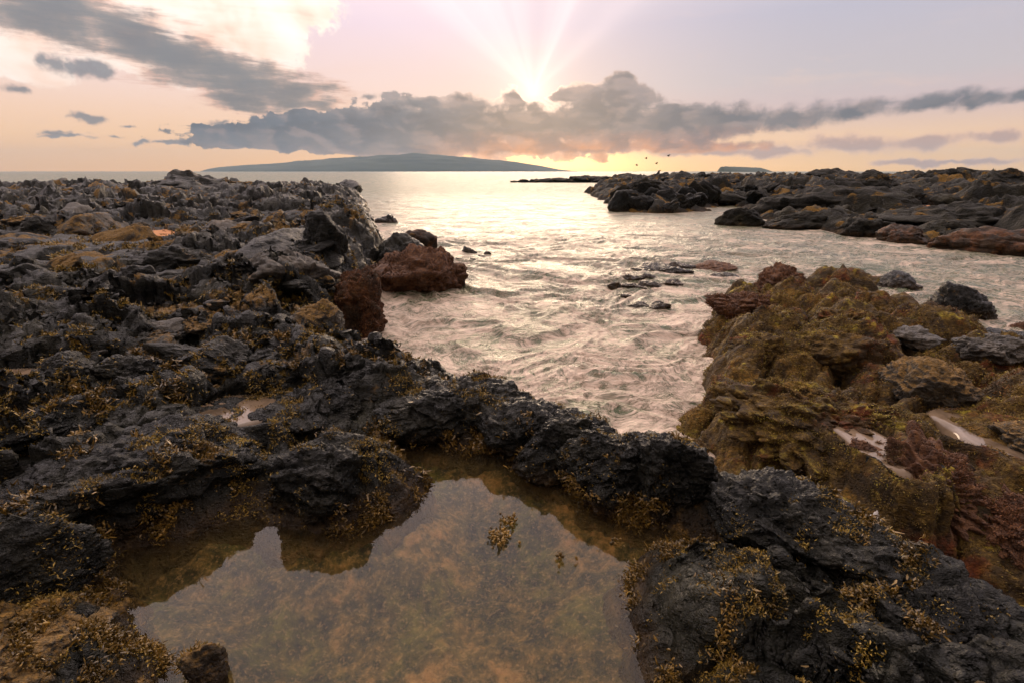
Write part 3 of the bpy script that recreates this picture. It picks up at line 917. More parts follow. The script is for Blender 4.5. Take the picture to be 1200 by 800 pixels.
m, t, b, out = material("pool_bed")
geo = t.new("ShaderNodeNewGeometry"); pos = geo.outputs["Position"]
a = t.noise(pos, 2.6, 5, .6, .2); c = t.noise(pos, 13, 7, .74, .15); e = t.noise(pos, 55, 4, .7)
col = t.ramp(t.add(t.mul(a, .42), t.mul(c, .60)), [(.40, S(26, 28, 12)), (.47, S(64, 60, 28)), (.535, S(112, 92, 48)), (.63, S(182, 136, 82))])
gr = t.noise(pos, 3.3, 4, .6)
col = t.mix(t.step(gr, .46, .64, 0, .8), col, t.ramp(c, [(.35, S(30, 36, 12)), (.6, S(104, 102, 36))]))
col = t.mix(t.step(e, .5, .68, 0, .45), col, S(196, 156, 108))
t.put(b.inputs["Base Color"], col); b.inputs["Roughness"].default_value = .9
t.put(b.inputs["Normal"], bump(t, t.add(c, t.mul(e, .4)), .8, .03))
link("pool_bed", pool_bed(), m, kind="structure")


def water_material(name, tint, rip=.02, ripscale=3.0):
    m, t, b, out = material(name)
    t.n.remove(b)
    geo = t.new("ShaderNodeNewGeometry"); pos = geo.outputs["Position"]
    nrm = bump(t, t.noise(pos, ripscale, 3, .5), rip, .05)
    fr = t.new("ShaderNodeFresnel"); fr.inputs["IOR"].default_value = 1.33; t.put(fr.inputs["Normal"], nrm)
    tr = t.new("ShaderNodeBsdfTransparent"); tr.inputs["Color"].default_value = tint
    gl = t.new("ShaderNodeBsdfGlossy"); gl.inputs["Roughness"].default_value = .03; t.put(gl.inputs["Normal"], nrm)
    # a film of silt in the water scatters a little light back
    df = t.new("ShaderNodeBsdfDiffuse"); df.inputs["Color"].default_value = S(150, 128, 98)
    mx0 = t.new("ShaderNodeMixShader"); mx0.inputs[0].default_value = .025
    t.l.new(tr.outputs[0], mx0.inputs[1]); t.l.new(df.outputs[0], mx0.inputs[2])
    mx = t.new("ShaderNodeMixShader"); t.put(mx.inputs[0], fr.outputs[0])
    t.l.new(mx0.outputs[0], mx.inputs[1]); t.l.new(gl.outputs[0], mx.inputs[2])
    t.l.new(mx.outputs[0], out.inputs[0])
    return m


M_POOL = water_material("pool_water", (.92, .91, .78, 1))
X, Y = polar(-62, 55, 120, log_rows(.6, 3.6, .03))
p = sdf(POOL, X, Y)
Vp, Fp, _ = compact(np.stack([X, Y, np.full(X.shape, .03)], -1).reshape(-1, 3), grid_faces(*X.shape), (p > -.22).ravel(), {})
link("tide_pool_water", mesh_from("tide_pool_water", Vp, Fp), M_POOL, kind="structure")

m, t, b, out = material("sand")
geo = t.new("ShaderNodeNewGeometry"); pos = geo.outputs["Position"]
t.put(b.inputs["Base Color"], t.ramp(t.noise(pos, 9, 5, .6), [(.3, S(150, 98, 58)), (.7, S(206, 146, 92))])); b.inputs["Roughness"].default_value = .9
t.put(b.inputs["Normal"], bump(t, t.noise(pos, 30, 4), .5, .02))
M_SAND = m
m, t, b, out = material("puddle_over_silt")
geo = t.new("ShaderNodeNewGeometry"); pos = geo.outputs["Position"]
t.put(b.inputs["Base Color"], t.ramp(t.noise(pos, 5, 4, .6), [(.3, S(66, 56, 44)), (.6, S(126, 108, 88))])); b.inputs["Roughness"].default_value = .04; b.inputs["IOR"].default_value = 1.4
t.put(b.inputs["Normal"], bump(t, t.noise(pos, 5, 2), .03, .03))
M_PUDDLE = m
for kind, cx, cy, zl, rx, ry in HOL:
    aa = np.linspace(0, 2 * math.pi, 65)[:-1]
    rr = (1.14 if kind != "sand" else 1.05) + .12 * np.sin(aa * 3 + cx) + .08 * np.sin(aa * 5 + cy)
    fr_ = np.array([.02, .3, .55, .72, .84, .92, 1.0])
    drop = (.16 * fr_ ** 3 if kind == "sand" else .09 * np.clip((fr_ - .84) / .16, 0, 1) ** 2)
    V = np.stack([cx + fr_[:, None] * np.cos(aa)[None] * rx * rr, cy + fr_[:, None] * np.sin(aa)[None] * ry * rr, np.repeat((zl - drop)[:, None], 64, 1)], -1)
    if kind == "sand":
        V[..., 2] += .025 * fbm2(V[..., 0] * 3, V[..., 1] * 3, 3, 62)
    V = np.concatenate([V, V[:, :1]], 1)
    me = mesh_from(kind, V.reshape(-1, 3), grid_faces(7, 65)[:, ::-1])
    nm = {"puddle": "puddle", "rock_pool": "rock_pool_water", "sand": "sand_patch"}[kind]
    link(nm, me, M_SAND if kind == "sand" else M_PUDDLE, kind="structure")

# ------------------------------------------------------------------ seaweed
def tris_of(P, N_, F):
    c = P[F[:, :3]].mean(1)
    ar = np.linalg.norm(np.cross(P[F[:, 1]] - P[F[:, 0]], P[F[:, 2]] - P[F[:, 0]]), axis=1) / 2 * (2 if F.shape[1] == 4 else 1)
    return c, N_[F[:, 0]], ar


def weed_material(name, stops, rough=.5, patch=None, spread=.65):
    m, t, b, out = material(name)
    geo = t.new("ShaderNodeNewGeometry")
    rnd = geo.outputs["Random Per Island"]
    n = t.noise(geo.outputs["Position"], 5, 3)
    col = t.ramp(t.add(t.mul(rnd, spread), t.add(t.mul(n, 1.05 - spread), (.30 * spread - .13))), stops)
    if patch:
        pn = t.noise(geo.outputs["Position"], 2.3, 5, .62)
        col = t.mix(t.step(pn, .55, .66), col, t.ramp(t.add(t.mul(rnd, .5), t.mul(n, .5)), patch))
        col = t.mix(t.step(t.noise(geo.outputs["Position"], 9, 4, .6), .54, .40, 0, .65), col, S(44, 32, 18))
    t.put(b.inputs["Base Color"], col)
    b.inputs["Roughness"].default_value = rough
    return m


M_BULB = weed_material("golden_bulbs", [(.15, S(44, 36, 17)), (.45, S(84, 66, 28)), (.7, S(126, 98, 40)), (.95, S(176, 140, 66))], .34, None, .45)
M_TUFT = weed_material("brown_turf", [(.15, S(62, 46, 22)), (.42, S(104, 80, 34)), (.62, S(146, 122, 46)), (.85, S(176, 168, 62))], .7, [(.2, S(56, 30, 18)), (.5, S(104, 62, 32)), (.8, S(150, 98, 46))], .4)
M_REDTUFT = weed_material("red_turf", [(.15, S(50, 30, 18)), (.45, S(84, 50, 28)), (.7, S(124, 78, 40)), (.95, S(160, 116, 60))], .7, [(.2, S(48, 36, 18)), (.5, S(88, 68, 32)), (.8, S(128, 104, 46))], .45)


def blobs(name, C, Nn, size, seed, mat, label, cat, elong=1.6):
    """many small seaweed bulbs as one mesh"""
    g = np.random.default_rng(seed)
    U, F = ico(2)
    n = len(C)
    d = Nn * .8 + g.normal(size=(n, 3)) * .55 + np.array([0, 0, .25])
    d /= np.linalg.norm(d, axis=1, keepdims=True)
    a = np.cross(d, g.normal(size=(n, 3))); a /= np.linalg.norm(a, axis=1, keepdims=True) + 1e-9
    bb = np.cross(d, a)
    el = g.uniform(1.0, elong, n)
    w = .8 + .35 * U[:, 2] - .15 * U[:, 2] ** 2
    V = (C[:, None] + size[:, None, None] * (U[None, :, 0:1] * w[None, :, None] * a[:, None] + U[None, :, 1:2] * w[None, :, None] * bb[:, None] + U[None, :, 2:3] * (el[:, None, None]) * d[:, None] + d[:, None] * (el[:, None, None] * .5)))
    FF = (F[None] + (np.arange(n) * len(U))[:, None, None]).reshape(-1, 3)
    return link(name, mesh_from(name, V.reshape(-1, 3), FF), mat, label, cat, kind="stuff")


# gather places on the near rocks
cs, ns, ars = [], [], []
c, n_, ar = tris_of(SHELF[0], SHELF[2], SHELF[1]); cs.append(c); ns.append(n_); ars.append(ar * (np.hypot(c[:, 0], c[:, 1]) < 4.6))
for W, N_, Fc, mat in NEAR_PTS:
    if mat in (M_MOSS, M_RED):
        continue
    c, n_, ar = tris_of(W, N_, Fc); cs.append(c); ns.append(n_); ars.append(ar)
cs, ns, ars = np.concatenate(cs), np.concatenate(ns), np.concatenate(ars)
dA_ = sdf(LAND_A, cs[:, 0], cs[:, 1]); dp = sdf(POOL, cs[:, 0], cs[:, 1])
r_ = np.hypot(cs[:, 0], cs[:, 1])
clump = fbm2(cs[:, 0] * 2.6, cs[:, 1] * 2.6, 3, 611)
edge = np.exp(-np.clip(-dp, 0, 9) / .09) * (cs[:, 2] < .16)
w_ = ars * (cs[:, 2] > .0) * (dA_ > -.1) * (.003 + 6.0 * edge * sst(-.35, .25, clump) + 1.2 * sst(.20, .5, clump) * (cs[:, 2] < .45)) * sst(-.3, .35, ns[:, 2])
hi_ = fbm2(cs[:, 0] * 8, cs[:, 1] * 8, 3, 644)
w_ *= sst(.05, .35, hi_) + .002
w_ *= (1 + 2.2 * ((cs[:, 0] < -.75) & (cs[:, 1] < 1.7))) * (1 + .9 * ((cs[:, 0] > .35) & (cs[:, 1] < 1.8)))
w_ *= 1 / np.clip(r_, 1.2, 5) ** 1.2
idx = rng.choice(len(cs), 20000, p=w_ / w_.sum())
sz = .0024 + .0034 * rng.random(len(idx)) ** 1.5 * (1 + .35 * (rng.random(len(idx)) < .06)) * np.clip(r_[idx] / 1.8, .8, 1.5)
jit = rng.normal(size=(len(idx), 3)) * .008
gB = np.random.default_rng(12)
iB = gB.choice(idx, 80000)
BULB_AT = (cs[iB] + gB.normal(size=(len(iB), 3)) * .012, ns[iB], gB.uniform(.010, .026, len(iB)) * np.clip(r_[iB] / 2.0, .8, 2.0))
blobs("seaweed_bulbs", cs[idx] + jit + ns[idx] * .003, ns[idx], sz, 3, M_BULB, "golden bulb seaweed growing over the rocks round the tide pool", "seaweed", 2.3)

frond_src = [SHELF] + [q[:3] for q in NEAR_PTS if q[3] not in (M_MOSS, M_RED)]
FRONDS = [(q[0], q[2], q[1]) if q is SHELF else q for q in frond_src]

# floating clumps in the pool
def clump_obj(u, v, w, seed, label, n=40):
    g = np.random.default_rng(seed)
    p = at(u, v, .035)
    dep = p[1] * CP + (CAM_H - .03) * SP
    rad = w / 600 * dep / 2
    C = np.stack([g.normal(size=n) * rad * .5, g.normal(size=n) * rad * .55, g.uniform(-.004, .012, n)], 1) + p
    C = p + (C - p) * .8
    o = blobs("seaweed_clump", C, np.tile([0, 0, 1.0], (n, 1)), g.uniform(.003, .0085, n), seed, M_BULB, label, "seaweed", 2.2)
    del o["kind"]


clump_obj(586, 628, 36, 71, "larger golden seaweed clump breaking the surface in mid pool", 120)
clump_obj(598, 609, 28, 72, "flat pinkish seaweed clump just behind the larger one in mid pool", 40)
clump_obj(611, 637, 6, 73, "single small seaweed bulb right of the larger mid pool clump", 1)
clump_obj(655, 653, 12, 74, "small knot of seaweed bulbs afloat in the pool, left of a lone bulb", 16)
clump_obj(678, 657, 7, 75, "lone seaweed bulb afloat right of a small knot of bulbs", 1)
clump_obj(656, 667, 5, 76, "tiny seaweed bulb afloat just in front of the small knot", 1)
clump_obj(722, 636, 16, 77, "small upright seaweed sprig near the right bank of the pool", 18)
clump_obj(492, 560, 20, 78, "seaweed sprig off the round shouldered boulder in the pool", 30)


# turf: short blades over the mossy outcrop and the red mounds
def blades(name, C, Nn, ln, seed, mat, label, cat, wid=.16):
    g = np.random.default_rng(seed)
    n = len(C)
    d = Nn + g.normal(size=(n, 3)) * .75
    d /= np.linalg.norm(d, axis=1, keepdims=True)
    a = np.cross(d, g.normal(size=(n, 3))); a /= np.linalg.norm(a, axis=1, keepdims=True) + 1e-9
    w = (ln * wid + .0008)[:, None]
    bend = g.normal(size=(n, 3)) * .25 * ln[:, None]
    base = C - Nn * .004
    mid = base + d * ln[:, None] * .55
    tip = base + d * ln[:, None] + bend
    V = np.stack([base - a * w * .6, base + a * w * .6, mid + a * w, mid - a * w, tip + a * w * .3, tip - a * w * .3], 1).reshape(-1, 3)
    k = (np.arange(n) * 6)[:, None]
    F = np.concatenate([k + np.array([[0, 1, 2, 3]]), k + np.array([[3, 2, 4, 5]])], 0)
    return link(name, mesh_from(name, V, F, smooth=False), mat, label, cat, kind="stuff")


def turf(src, num, name, mat, label, seed, ln=(.004, .009), rmax=7.0, cover=.0):
    cs, ns, ars = [], [], []
    for P, N_, F in src:
        c, n_, ar = tris_of(P, N_, F); cs.append(c); ns.append(n_); ars.append(ar)
    cs, ns, ars = np.concatenate(cs), np.concatenate(ns), np.concatenate(ars)
    r_ = np.hypot(cs[:, 0], cs[:, 1])
    cl = fbm2(cs[:, 0] * 3.5, cs[:, 1] * 3.5, 3, seed)
    w = ars * (cs[:, 2] > .0) * (r_ < rmax) * sst(-.30 - cover, .0 - cover, cl) / np.clip(r_, 1.5, 9)
    g = np.random.default_rng(seed)
    i = g.choice(len(cs), num, p=w / w.sum())
    blades(name, cs[i] + g.normal(size=(num, 3)) * .006, ns[i], g.uniform(*ln, num) * np.clip(r_[i] / 2.6, .8, 1.8), seed, mat, label, "seaweed")


turf([(VB, NB, FB)] + [q[:3] for q in NEAR_PTS if q[3] is M_MOSS], 400000, "seaweed_turf", M_TUFT, "short brown and gold seaweed turf furring the outcrop", 21)
M_GOLD = weed_material("golden_turf", [(.15, S(62, 52, 20)), (.45, S(112, 92, 36)), (.7, S(160, 130, 50)), (.95, S(170, 164, 62))], .5, None, .4)
blades("seaweed_fronds", BULB_AT[0], BULB_AT[1], BULB_AT[2], 79, M_BULB, "golden brown seaweed fronds fringing the rocks round the tide pool", "seaweed", .12)
cs2, ns2, ar2 = [], [], []
for P, N_, F in FRONDS:
    c, n_, ar = tris_of(P, N_, F); cs2.append(c); ns2.append(n_); ar2.append(ar)
cs2, ns2, ar2 = np.concatenate(cs2), np.concatenate(ns2), np.concatenate(ar2)
r2 = np.hypot(cs2[:, 0], cs2[:, 1])
cl2 = fbm2(cs2[:, 0] * 1.7, cs2[:, 1] * 1.7, 4, 711)
low = 1 - sst(.18, .5, cs2[:, 2] - .055 * r2)
w2 = ar2 * (cs2[:, 2] > .03) * (r2 < 11) * sst(-.05, .45, cl2 + .35 * (low - .5)) * sst(.0, .6, ns2[:, 2]) / np.clip(r2, 1.3, 11) ** 1.3 * (sdf(LAND_A, cs2[:, 0], cs2[:, 1]) > -.2)
g2_ = np.random.default_rng(77)
hi2 = fbm2(cs2[:, 0] * 6.5, cs2[:, 1] * 6.5, 3, 733)
w2 = w2 * (sst(.06, .30, hi2) + .001)
i2 = g2_.choice(len(cs2), 230000, p=w2 / w2.sum())
blades("golden_turf", cs2[i2] + g2_.normal(size=(len(i2), 3)) * .006, ns2[i2], g2_.uniform(.006, .015, len(i2)) * np.clip(r2[i2] / 2.4, .8, 3.0), 78, M_GOLD, "short golden green seaweed turf in the low places of the left shelf", "seaweed", .13)
redsrc = [q[:3] for q in NEAR_PTS if q[3] is M_RED]
for nm_ in [o for o in COL.objects if o.type == "MESH" and o.data.materials and (o.data.materials[0] is M_RED or "rust coloured cliff face" in o.get("label", "")) and o.location.y > 3]:
    me = nm_.data
    P = np.empty(len(me.vertices) * 3, np.float32); me.vertices.foreach_get("co", P); P = P.reshape(-1, 3) + np.array(nm_.location)
    Fq = np.empty(len(me.polygons) * 3, np.int32); me.polygons.foreach_get("vertices", Fq); Fq = Fq.reshape(-1, 3)
    redsrc.append((P, vnormals(P, Fq), Fq))
turf(redsrc, 140000, "red_seaweed_turf", M_REDTUFT, "short red brown seaweed turf on the mounds beside the channel", 23, rmax=9)

# ------------------------------------------------------------------ spray, birds, islands
m, t, b, out = material("white_spray")
b.inputs["Base Color"].default_value = (.8, .77, .74, 1); b.inputs["Roughness"].default_value = .6
M_SPRAY = m
for k, (u, v, w, h, lab) in enumerate([(990, 597, 7, 14, "left one of the white water spurts in the gully behind the slab"), (1010, 601, 3, 8, "thinnest white water spurt in the gully behind the slab"),
                                       (1025, 609, 13, 16, "widest white water spurt in the gully before the red brown mound")]):
    d = ray(u, v); p = CAM + d * 2.12
    hh_ = h / 600 * 2.12; ww = w / 600 * 2.12 / 2
    gq = np.random.default_rng(900 + k); nd_ = 160
    tz = gq.random(nd_) ** 1.3
    C = np.stack([gq.normal(size=nd_) * ww * .42 * (1.15 - tz), gq.normal(size=nd_) * ww * .42 * (1.15 - tz), tz * hh_ - .01], 1)
    U, Fq = ico(2)
    szs = gq.uniform(.0012, .0042, nd_) * (1.2 - .7 * tz)
    P = (C[:, None] + U[None] * szs[:, None, None] * np.array([1, 1, 1.8])).reshape(-1, 3)
    Fall = (Fq[None] + (np.arange(nd_) * len(U))[:, None, None]).reshape(-1, 3)
    link("water_spurt", mesh_from("water_spurt", P, Fall), M_SPRAY, lab, "spray", loc=Vector(p))

m, t, b, out = material("island_slope")
geo = t.new("ShaderNodeNewGeometry")
t.put(b.inputs["Base Color"], t.ramp(t.noise(geo.outputs["Position"], .004, 5, .6), [(.3, S(58, 66, 54)), (.7, S(80, 86, 66))])); b.inputs["Roughness"].default_value = .95
M_ISLE = m


def island(name, prof, dist, depth, label, seed):
    """prof: (u, v) outline of the skyline in pixels at that distance; the ridge runs across, slopes fall to the water both ways"""
    pr = np.array([CAM + ray(u, v) / ray(u, v)[1] * dist for u, v in prof])
    xs = np.linspace(pr[0, 0], pr[-1, 0], 160)
    hz = np.interp(xs, pr[:, 0], pr[:, 2])
    s = np.linspace(-1, 1, 41)
    XX, SS = np.meshgrid(xs, s, indexing="ij")
    env = np.clip(1 - np.abs((XX - xs.mean()) / (xs[-1] - xs[0]) * 2) ** 2.5, .02, 1)
    YY = dist + SS * depth * np.sqrt(env)
    HH = np.clip(hz, 0, None)[:, None] * (1 - np.abs(SS) ** 1.6)
    HH = HH * (1 + .10 * fbm2(XX / depth * 2.5, YY / depth * 5, 4, seed) * (np.abs(SS) > .05)) - 2.0 * (np.abs(SS) > .98)
    return link(name, mesh_from(name, np.stack([XX, YY, HH], -1).reshape(-1, 3), grid_faces(160, 41)), M_ISLE, label, "island")


island("island", [(243, 201), (246, 198.5), (262, 196), (300, 193.5), (340, 190.5), (380, 187), (420, 184.5), (455, 182), (490, 181), (520, 182.5), (560, 186), (600, 189.5), (630, 194), (655, 199), (676, 201)], 3200, 500,
       "long dark island with a low central summit on the horizon under the cloud bank", 801)
island("island", [(842, 202), (845, 196), (852, 195.5), (870, 196), (890, 197), (898, 199), (903, 202)], 1500, 60, "small flat topped islet on the horizon above the headland", 803)

m, t, b, out = material("bird_plumage")
b.inputs["Base Color"].default_value = (.05, .045, .04, 1); b.inputs["Roughness"].default_value = .8
for k, (u, v) in enumerate([(742, 206), (746, 194), (757, 186), (769, 192), (783, 183), (772, 201)]):
    d = ray(u, v); p = CAM + d / d[1] * 60
    o = link("bird", None, None, "small dark bird flying low over the headland tip", "bird", "birds over the sea", loc=Vector(p))
    o.rotation_euler = (.3, .2, .9 + .2 * k)
    U, Fq = ico(3)
    P = U * np.array([.045, .15, .04]); P[:, 2] += .02 * np.sin(P[:, 1] * 8)
    link("body", mesh_from("body", P, Fq), m, parent=o)
    wy_, wx_ = np.meshgrid(np.linspace(0, 1, 9), np.linspace(-.5, .5, 3), indexing="ij")
    for s_ in (-1, 1):
        top = np.stack([s_ * (.02 + wy_ * .28), wx_ * (.20 * (1 - wy_ * .8)) - wy_ * .09, .02 + .14 * wy_ - .06 * wy_ ** 2], -1).reshape(-1, 3)
        q = grid_faces(9, 3)
        link("wing", mesh_from("wing", np.concatenate([top, top - np.array([0, 0, .015])]), np.concatenate([q, q + 27], 0)), m, parent=o)

# ------------------------------------------------------------------ the hazy air
bm = bmesh.new(); bmesh.ops.create_cube(bm, size=1.0)
for q in bm.verts:
    q.co = ((q.co.x) * 8600, q.co.y * 8600, 0)[0:2] + ((160.0 if q.co.z > 0 else -3.5),)
me = bpy.data.meshes.new("haze"); bm.to_mesh(me); bm.free()
hm = bpy.data.materials.new("haze"); hm.use_nodes = True; hm.node_tree.nodes.clear()
ht = NT(hm.node_tree)
ho = ht.new("ShaderNodeOutputMaterial"); hv = ht.new("ShaderNodeVolumePrincipled"); ht.l.new(hv.outputs[0], ho.inputs["Volume"])
hv.inputs["Color"].default_value = (.42, .68, .92, 1); hv.inputs["Density"].default_value = 1.1e-4
link("haze", me, hm, kind="stuff")

# ------------------------------------------------------------------ sky
SUN_AZ, SUN_EL = azel(625, 108)
w = bpy.data.worlds.new("World"); sc.world = w; w.use_nodes = True
w.node_tree.nodes.clear()
t = NT(w.node_tree)
out = t.new("ShaderNodeOutputWorld"); bg = t.new("ShaderNodeBackground"); t.l.new(bg.outputs[0], out.inputs[0])
tc = t.new("ShaderNodeTexCoord"); D = tc.outputs["Generated"]
sp = t.new("ShaderNodeSeparateXYZ"); t.put(sp.inputs[0], D)
AZ = t.mul(t.m("ARCTAN2", sp.outputs[0], sp.outputs[1]), 180 / math.pi)
EL = t.mul(t.m("ARCSINE", sp.outputs[2]), 180 / math.pi)
cb = t.new("ShaderNodeCombineXYZ"); t.put(cb.inputs[0], AZ); t.put(cb.inputs[1], EL)
Q = cb.outputs[0]                       # (azimuth, elevation) in degrees
nv = t.v("SUBTRACT", t.noise(Q, .32, 4, .6, col=True), (.5, .5, .5))
QW = t.v("ADD", Q, t.v("MULTIPLY", nv, (5.0, 2.0, 0)))


def grey(f):
    nd = t.new("ShaderNodeCombineColor")
    for k in range(3): t.put(nd.inputs[k], f)
    return nd.outputs[0]


def ellipses(lst, vec=None):
    """largest (1 - normalised radius) over a list of ellipses given as (u, v, ru, rv, degrees clockwise)"""
    acc = None
    for u, v, ru, rv, rot in lst:
        a0, e0 = azel(u, v)
        a1, e1 = azel(u + ru, v); a2, e2 = azel(u - ru, v)
        rx = abs(a1 - a2) / 2
        _, e3 = azel(u, v - rv); _, e4 = azel(u, v + rv)
        ry = abs(e3 - e4) / 2
        mp = t.new("ShaderNodeMapping", vector_type="TEXTURE")
        t.put(mp.inputs[0], vec if vec is not None else QW)
        mp.inputs["Location"].default_value = (a0, e0, 0)
        mp.inputs["Rotation"].default_value = (0, 0, R(-rot))
        mp.inputs["Scale"].default_value = (rx, ry, 1)
        ln = t.v("LENGTH", mp.outputs[0], out=1)
        d = t.sub(1.0, ln)
        if acc is None: acc = d
        else:
            acc = t.m("SMOOTH_MAX", acc, d, .25)
    return acc


# clear sky: peach at the horizon, lavender higher up, bluer to the right
LEFT = [(0.0, S(252, 192, 130)), (.05, S(250, 205, 162)), (.12, S(238, 210, 198)), (.22, S(214, 194, 204)), (.42, S(212, 194, 196)), (1.0, S(190, 174, 168))]
RIGHT = [(0.0, S(252, 198, 130)), (.05, S(242, 202, 164)), (.09, S(208, 186, 184)), (.13, S(192, 183, 186)), (.22, S(170, 167, 180)), (.42, S(196, 180, 184)), (1.0, S(186, 168, 164))]
e01 = t.lin(EL, 0, 60)
sky = t.mix(t.step(AZ, -18, 30), t.ramp(e01, LEFT), t.ramp(e01, RIGHT))
BACK = [(0.0, S(112, 94, 84)), (.3, S(116, 98, 90)), (.7, S(150, 132, 126)), (1.0, S(180, 162, 158))]  # unseen sky behind the camera, darkened so rock faces towards it stay dark
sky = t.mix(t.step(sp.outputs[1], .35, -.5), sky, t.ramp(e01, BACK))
sky = t.mix(t.step(EL, 0, -2), sky, S(70, 62, 58))
# glow about the sun and the shafts fanning up from it
da = t.sub(AZ, SUN_AZ); de = t.sub(EL, SUN_EL)
rad = t.m("SQRT", t.add(t.mul(da, da), t.mul(de, de)))
ang = t.m("ARCTAN2", da, de)                                   # 0 = straight up
def ray_at(c, wd, amp):
    q = t.mul(t.sub(ang, c), 1 / wd)
    return t.mul(t.m("EXPONENT", t.mul(t.mul(q, q), -1.0)), amp)


shaft = t.add(t.add(ray_at(-.70, .38, .8), ray_at(-.20, .16, .35)), t.add(ray_at(.38, .19, .8), t.add(ray_at(.85, .18, .4), ray_at(-1.25, .14, .3))))
shaft = t.mul(shaft, t.lin(t.noise(t.add(ang, 9.4), 5.0, 2, .5, dims="1D"), .3, .7, .7, 1.2))
upw = t.mul(t.step(de, -1.0, 2.0), t.step(t.m("ABSOLUTE", ang), 1.5, .8))
g1 = t.m("EXPONENT", t.mul(rad, -1 / 1.6))
g2 = t.m("EXPONENT", t.mul(rad, -1 / 7.0))
g3 = t.m("EXPONENT", t.mul(rad, -1 / 26.0))
sky = t.mix(1.0, sky, t.mix(1.0, S(255, 226, 206), grey(t.add(t.add(t.mul(g1, .6), t.mul(g2, .09)), t.mul(t.mul(g3, upw), t.mul(shaft, .27)))), "MULTIPLY"), "ADD")
# bright slot below the bank at the horizon
slot = t.m("EXPONENT", t.mul(t.add(t.m("POWER", t.m("ABSOLUTE", t.mul(t.sub(AZ, 4.5), 1 / 7.5)), 2.0), t.m("POWER", t.m("ABSOLUTE", t.mul(t.sub(EL, .8), 1 / 1.6)), 2.0)), -1.0))
sky = t.mix(1.0, sky, t.mix(1.0, S(255, 208, 116), grey(t.mul(slot, 1.8)), "MULTIPLY"), "ADD")
slot2 = t.m("EXPONENT", t.mul(t.add(t.m("POWER", t.m("ABSOLUTE", t.mul(t.sub(AZ, 6), 1 / 24.0)), 2.0), t.m("POWER", t.m("ABSOLUTE", t.mul(EL, 1 / 2.6)), 2.0)), -1.0))
sky = t.mix(1.0, sky, t.mix(1.0, S(255, 196, 110), grey(t.mul(slot2, .45)), "MULTIPLY"), "ADD")

sunprox = t.m("EXPONENT", t.mul(rad, -1 / 9.0))
sunnear = t.m("EXPONENT", t.mul(rad, -1 / 3.2))
big = t.noise(Q, .33, 5, .52, .3)
billow = t.sub(1.0, t.mul(t.m("ABSOLUTE", t.sub(t.noise(Q, .55, 6, .6), .5)), 2.6))
strk_v = t.v("MULTIPLY", Q, (.35, 1.0, 1.0))
rot_ = t.new("ShaderNodeMapping"); t.put(rot_.inputs[0], Q); rot_.inputs["Rotation"].default_value = (0, 0, R(17)); rot_.inputs["Scale"].default_value = (.10, .62, 1)
streak = t.noise(rot_.outputs[0], 1.0, 6, .6, .4)

# cream cloud at upper left
c1 = ellipses([(215, 30, 120, 62, 10), (290, 40, 60, 55, 0), (320, 20, 34, 28, 0), (120, 20, 150, 60, 12), (20, 70, 60, 26, 15), (250, -10, 140, 50, 0)])
c1 = t.add(c1, t.mul(t.sub(t.add(t.mul(billow, .6), t.mul(big, .6)), .62), .9))
k1 = t.step(c1, -.06, .16)
sky = t.mix(t.mul(k1, .92), sky, t.ramp(t.add(t.mul(t.noise(Q, .2, 4, .5, .3), .7), t.mul(streak, .35)), [(.34, S(226, 180, 160)), (.44, S(248, 216, 196)), (.54, S(252, 234, 220)), (.68, S(255, 246, 238))]))
# thin veil streaks
veil = t.mul(t.step(t.noise(t.v("MULTIPLY", QW, (.05, .42, 1)), 1.0, 6, .62, .5), .54, .74), t.mul(t.step(EL, .5, 3.0), t.step(EL, 16, 9)))
sky = t.mix(t.mul(veil, .30), sky, S(232, 196, 176))
# pinkish low bands on the right
c2 = ellipses([(900, 178, 80, 8, 0), (1000, 170, 110, 12, 0), (1090, 168, 60, 12, 0), (1165, 162, 50, 11, -4), (830, 178, 90, 7, 0), (1250, 158, 80, 12, 0), (1110, 190, 120, 4, 0)])
c2 = t.add(c2, t.mul(t.sub(big, .5), 2.2))
k2 = t.step(c2, -.15, .45)
sky = t.mix(t.mul(k2, .85), sky, t.mix(t.step(c2, .1, .7), S(232, 190, 164), S(182, 150, 142)))
# dark slanting streak from the upper left, and its ragged lower end
c3 = ellipses([(60, 22, 190, 34, 14), (190, 60, 190, 36, 17), (290, 92, 120, 30, 16), (335, 110, 84, 30, 2), (285, 118, 70, 16, 0), (20, -5, 140, 30, 10)])
c3 = t.add(c3, t.add(t.mul(t.sub(streak, .5), 1.9), t.mul(t.sub(t.noise(rot_.outputs[0], 2.6, 8, .66, .3), .5), 1.3)))
k3 = t.step(c3, -.20, .42)
col3 = t.ramp(t.add(c3, t.mul(t.sub(big, .5), 1.2)), [(0.0, S(214, 170, 150)), (.3, S(160, 144, 138)), (.6, S(124, 122, 124)), (.95, S(112, 114, 120))])
sky = t.mix(t.mul(k3, .94), sky, col3)
# small grey puffs
c4 = ellipses([(108, 82, 30, 13, 5), (62, 70, 20, 13, 20), (15, 107, 28, 8, 4), (104, 138, 24, 7, 3), (66, 156, 24, 4, 3), (128, 158, 22, 4, 0), (172, 166, 20, 4, 0), (256, 144, 24, 6, 0), (75, 160, 30, 3, 0), (205, 168, 14, 3, 0), (430, 112, 22, 5, 0), (478, 114, 26, 5, 0), (150, 144, 14, 3, 0)])
c4 = t.add(c4, t.mul(t.sub(big, .5), 2.4))
k4 = t.step(c4, -.1, .6)
sky = t.mix(t.mul(k4, .85), sky, t.mix(t.step(c4, .0, .7), S(176, 156, 150), S(118, 122, 130)))
